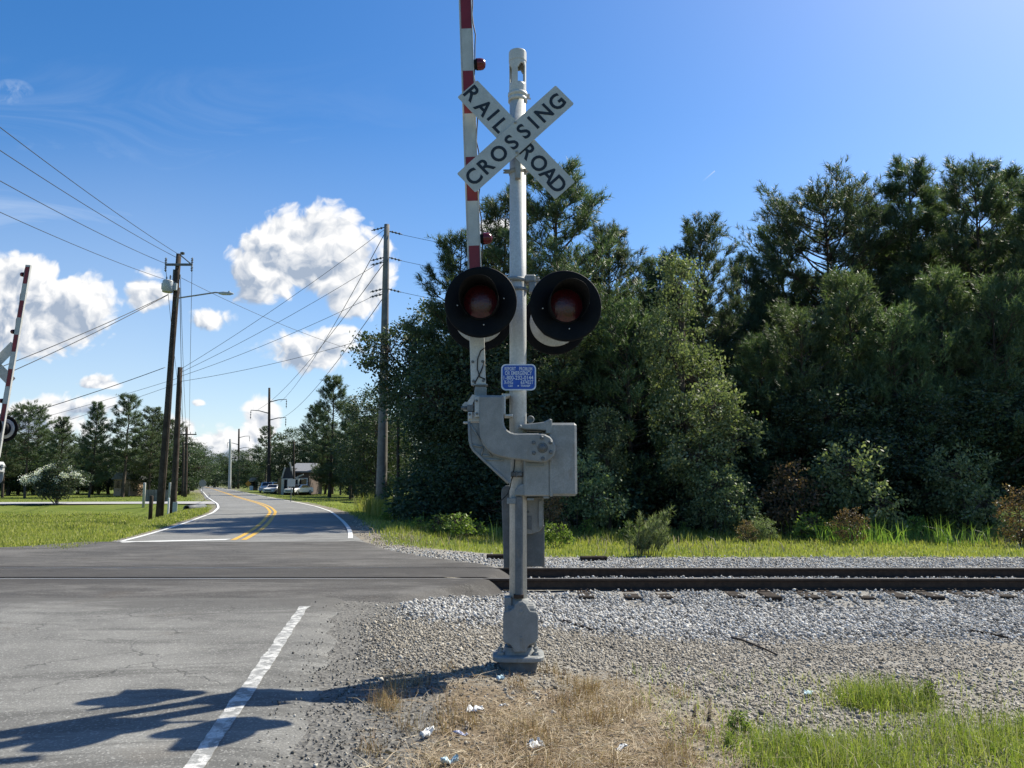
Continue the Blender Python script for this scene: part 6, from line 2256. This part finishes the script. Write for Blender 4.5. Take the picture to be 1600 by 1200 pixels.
def gable_house():
    Y = 112.0
    pl, pr = at(441, 765, Y), at(482, 765, Y)
    g = -.2
    ox = pl.x
    root = empty('house', (ox, Y, g))
    o0 = (ox, Y, g)

    def zz(py): return z_at(py, Y)
    W = pr.x - pl.x
    b = MB(o0)
    b.box((ox + W * .55, Y + 4, (g + zz(735)) / 2), (W * .9, 8, zz(735) - g))
    b.build('wall', M['brickwall'], root)
    # main roof: long side faces the road
    b = MB(o0)
    xl, xr = at(452, 760, Y).x, at(482, 760, Y).x
    ze, zr = zz(736), zz(722.5)
    b.add([(xl - .2, Y - .6, ze), (xr + .4, Y - .6, ze), (xr + .4, Y + 4, zr), (xl - .2, Y + 4, zr), (xr + .4, Y + 8.6, ze), (xl - .2, Y + 8.6, ze),
           (xl - .2, Y - .6, ze - .2), (xr + .4, Y - .6, ze - .2), (xr + .4, Y + 8.6, ze - .2), (xl - .2, Y + 8.6, ze - .2)],
          [(0, 1, 2, 3), (3, 2, 4, 5), (0, 6, 7, 1), (4, 8, 9, 5), (0, 3, 5, 9, 6), (1, 7, 8, 4, 2), (6, 9, 8, 7)])
    b.build('roof', M['roof'], root)
    # front wing on the left, dark cladding with pale barge boards
    b = MB(o0)
    def hx(px): return at(px, 747, Y - 2).x
    wing = [(hx(442), g), (hx(459), g), (hx(459), zz(748)), (hx(455), zz(731)), (hx(446.5), zz(731)), (hx(442), zz(748))]
    b.prism(wing, Y - 2.2, Y + 3)
    b.build('wing', M['dark_cladding'], root)
    for pts in ([(441, 749), (446, 730.5)], [(440.5, 748.6), (476, 748.6)], [(453, 722.5), (456.5, 736)], [(461, 748), (475, 741.5)]):
        b = MB(o0)
        p0, p1 = [Vector((hx(a_), Y - 2.35, zz(c_))) for a_, c_ in pts]
        dd = (p1 - p0); ln = dd.length; an_ = math.atan2(dd.z, dd.x)
        b.box((p0 + p1) / 2, (ln, .06, .20), Matrix.Rotation(-an_, 3, 'Y'))
        b.build('barge_board', M['stucco_pale'], root)
    for px in (442.5, 444.5, 452, 468):
        b = MB(o0); q = at(px, 760, Y - 2).x
        b.box((q, Y - 2.6, (g + zz(748.5)) / 2), (.18, .18, zz(748.5) - g)); b.build('porch_column', M['woodpale'], root)
    b = MB(o0); b.box((at(447, 756, Y).x, Y - 2.24, g + 1.1), (1.0, .06, 2.1)); b.build('door', M['darkglass'], root)
    b = MB(o0); b.box((at(471, 750, Y).x, Y - .04, g + 1.7), (1.8, .07, 1.3)); wn = b.build('window', M['whitepaint'], root)
    b = MB(o0); b.box((at(471, 750, Y).x, Y - .08, g + 1.7), (1.55, .03, 1.05)); b.build('pane', M['darkglass'], wn)
    tag(root, 'house with grey shingle roof and a dark front gable among the trees', 'house')


M['dark_cladding'] = mottled('dark_blue_cladding', (0.03, 0.034, 0.045), (0.045, 0.05, 0.062), 6, 0.8)
M['stucco_pale'] = mottled('pale_trim', (0.40, 0.38, 0.35), (0.48, 0.46, 0.43), 4, 0.8)
gable_house()


def shed(px0, px1, py0, Y, label, mat, roofm, name='shed'):
    pl, pr = at(px0, 760, Y), at(px1, 760, Y)
    g = -.25; zt = z_at(py0, Y)
    o0 = (pl.x, Y, g); root = empty(name, o0)
    cx, W = (pl.x + pr.x) / 2, pr.x - pl.x
    b = MB(o0); b.box((cx, Y + 2, (g + zt) / 2), (W, 4, zt - g)); b.build('wall', mat, root)
    b = MB(o0); b.prism([(cx - W / 2 - .3, zt), (cx + W / 2 + .3, zt), (cx + W / 2 - .4, zt + .9), (cx - W / 2 + .4, zt + .9)], Y - .3, Y + 4.3); b.build('roof', roofm, root)
    b = MB(o0); b.box((cx + W * .2, Y - .03, g + 1.05), (.95, .06, 2.1)); b.build('door', M['darkglass'], root)
    b = MB(o0); b.box((cx - W * .22, Y - .03, g + 1.5), (1.0, .06, .9)); b.build('window', M['darkglass'], root)
    tag(root, label, 'building')


shed(178, 203, 749, 103, 'small tan building under the trees beyond the left field', M['stucco'], M['roof'])
shed(390, 403, 752, 170, 'low white building far down the right road side', M['whitepaint'], M['roof'])


def car(px, Y, rz, label, kind='sedan'):
    p = at(px, 765, Y)
    g = -.22
    root = empty('parked_car', (p.x, Y, g), rz)
    L, W = (4.5, 1.8) if kind == 'sedan' else (5.2, 1.95)
    z3 = (0, 0, 0)
    if kind == 'sedan':
        body = [(-2.25, .45), (-2.2, .8), (-1.5, .92), (-.95, .98), (-.35, 1.42), (.7, 1.45), (1.45, 1.05), (2.15, .98), (2.25, .6), (2.2, .35), (-2.2, .32)]
        win = [(-.82, 1.0), (-.32, 1.36), (.66, 1.38), (1.25, 1.05)]
    else:
        body = [(-2.6, .5), (-2.55, .95), (-1.7, 1.1), (-1.1, 1.2), (-.6, 1.75), (2.4, 1.85), (2.58, 1.6), (2.6, .6), (2.55, .4), (-2.5, .38)]
        win = [(-.95, 1.22), (-.55, 1.66), (2.2, 1.74), (2.35, 1.25)]
    b = MB(z3); b.prism(body, -W / 2, W / 2, bev=.10); b.build('body', M['whitepaint'], root)
    for (ya, yb) in ((-W / 2 - .008, -W / 2 + .01), (W / 2 - .01, W / 2 + .008)):
        b = MB(z3); b.prism(win, ya, yb); b.build('side_window', M['darkglass'], root)
    b = MB(z3)
    x0, zz0, x1, zz1 = (-.93, 1.0, -.40, 1.39) if kind == 'sedan' else (-1.08, 1.22, -.66, 1.70)
    b.add([(x0 - .03, -W * .40, zz0 + .02), (x0 - .03, W * .40, zz0 + .02), (x1 - .03, W * .36, zz1 + .02), (x1 - .03, -W * .36, zz1 + .02)], [(0, 1, 2, 3)])
    b.build('windscreen', M['darkglass'], root)
    for sx in (-1, 1):
        for sy in (-1, 1):
            b = MB(z3); b.lathe((sx * L * .31, sy * (W / 2 - .1), .33), [(.18, -.11), (.33, -.10), (.33, .10), (.18, .11)], 'Y', 18)
            wh = b.build('wheel', M['tyre'], root)
            b = MB(z3); b.lathe((sx * L * .31, sy * (W / 2 - .1), .33), [(.0005, -.09), (.18, -.1), (.18, .1), (.0005, .09)], 'Y', 14); b.build('rim', M['galv'], wh)
    for sy in (-1, 1):
        b = MB(z3); b.box((-L / 2 + .03, sy * W * .34, .72), (.06, .32, .13), bev=.02); b.build('headlight', M['alu'], root)
    b = MB(z3); b.box((-L / 2 + .0, 0, .55), (.05, 1.0, .16)); b.build('grille', M['darksteel'], root)
    tag(root, label, 'car', 'cars parked by the house')


car(428.5, 118, PI / 2 - .1, 'white car parked right beside the steel-armed pole, front towards the road')
car(419, 126, PI / 2 + .1, 'white van parked behind the white car', 'van')
car(467, 110, PI / 2 - .4, 'pale car half in the shade in front of the house')
# ------------------------------------------------------------------ litter and debris


def crumple(px, py, w, d, mat, label, name='paper_scrap', seed=0, group='litter around the signal', hgt=.05):
    z = -.16
    p = gp(px, py, z); p.z = Hs(p.x, p.y); p = gp(px, py, p.z + .015)
    r = np.random.default_rng(seed)
    n = 9
    V = []
    rim = r.uniform(.6, 1.0, 40)
    for i in range(n):
        for j in range(n):
            u, v = i / (n - 1) - .5, j / (n - 1) - .5
            k = 1 - .5 * rim[(i * 3 + j) % 40] * (abs(u) > .4 or abs(v) > .4)
            V.append((u * w * k + r.normal(0, .004), v * d * k + r.normal(0, .004), .004 + hgt * abs(math.sin(u * 5 + seed) * math.cos(v * 6 + seed * 2)) * r.uniform(.5, 1)))
    Fq = [(i * n + j, (i + 1) * n + j, (i + 1) * n + j + 1, i * n + j + 1) for i in range(n - 1) for j in range(n - 1)]
    o = link(name, np_mesh(name, np.array(V), np.array(Fq)), mat, None, p)
    so = o.modifiers.new('paper', 'SOLIDIFY'); so.thickness = .0012
    o.rotation_euler = (r.normal(0, .15), r.normal(0, .15), r.uniform(0, 3))
    tag(o, label, 'litter', group)


crumple(782, 1063, .11, .07, M['paperblue'], 'pale blue scrap close to the signal base', seed=1)
crumple(743, 1112, .16, .10, M['paper'], 'torn white paper lying in the straw below the signal', seed=2)
crumple(666, 1150, .17, .05, M['paper'], 'long crumpled white rag left of the printed wrapper', 'rag', seed=3, hgt=.06)
crumple(719, 1148, .12, .05, M['plasticblue'], 'blue and white printed wrapper in the straw', 'wrapper', seed=4, hgt=.02)
crumple(837, 1168, .15, .08, M['paper'], 'crumpled white paper nearest the lower middle of the photo', seed=5)
crumple(703, 1194, .12, .07, M['paperblue'], 'pale blue scrap at the bottom edge of the photo', seed=6)
crumple(970, 1170, .13, .04, M['paper'], 'thin white scrap right of the crumpled papers', seed=7, hgt=.02)
crumple(1263, 1084, .11, .08, M['paperblue'], 'pale blue folded paper beside the green grass tuft', seed=8, hgt=.03)
crumple(785, 1104, .05, .05, M['paper'], 'tiny white scrap right of the torn paper', seed=9, hgt=.02)
crumple(1300, 1155, .09, .06, M['paper'], 'pale scrap half hidden in the green grass', seed=10, hgt=.03)


def stick(pts, r, mat, label, name='stick', cat='stick'):
    P = []
    for (px, py) in pts:
        z = -.2
        for _ in range(3):
            q = gp(px, py, z); z = Hs(q.x, q.y) + r * 1.2
        P.append(gp(px, py, z))
    b = MB(P[0]); b.tube(P, [r * (1 - .4 * i / (len(P) - 1)) for i in range(len(P))], 7)
    o = b.build(name, mat); o.location = P[0]
    tag(o, label, cat)


stick([(1128, 992), (1160, 1000), (1195, 1014), (1214, 1023)], .015, M['wood'], 'dark thin stick lying on the grey gravel')
stick([(880, 970), (905, 977), (925, 984)], .02, M['wood'], 'short dark stick in the pale ballast beside the signal')
stick([(1050, 956), (1080, 966)], .018, M['wood'], 'short dark twig lying on the ballast slope')
stick([(1135, 938), (1170, 944), (1190, 948)], .02, M['tie'], 'dark splinter of tie lying below the rail')
stick([(1515, 985), (1545, 990), (1575, 996)], .018, M['tie'], 'dark wood scrap on the gravel near the right edge')
stick([(1085, 1120), (1087, 1100)], .012, M['wood'], 'small upright dark stub in the straw', 'stub')
stick([(1108, 1124), (1110, 1092)], .012, M['wood'], 'taller upright dark stub in the straw', 'stub')
# old tie lying beyond the track, left of the mast foot and one to the right
for (pxa, pxb, py, Y, lab) in ((764, 790, 866, 17.4, 'old dark tie lying on the gravel left of the counterweight'), (910, 945, 868, 17.8, 'broken dark tie lying beyond the rails right of the mast')):
    pa, pb = at(pxa, py, Y), at(pxb, py, Y)
    b = MB(((pa.x + pb.x) / 2, Y, 0)); b.box(((pa.x + pb.x) / 2, Y, Hs(pa.x, Y) + .05), (pb.x - pa.x + .1, .2, .10), Matrix.Rotation(.08, 3, 'Z'), bev=.02)
    o = b.build('old_tie', M['tie']); o.location = ((pa.x + pb.x) / 2, Y, 0)
    tag(o, lab, 'railroad tie')
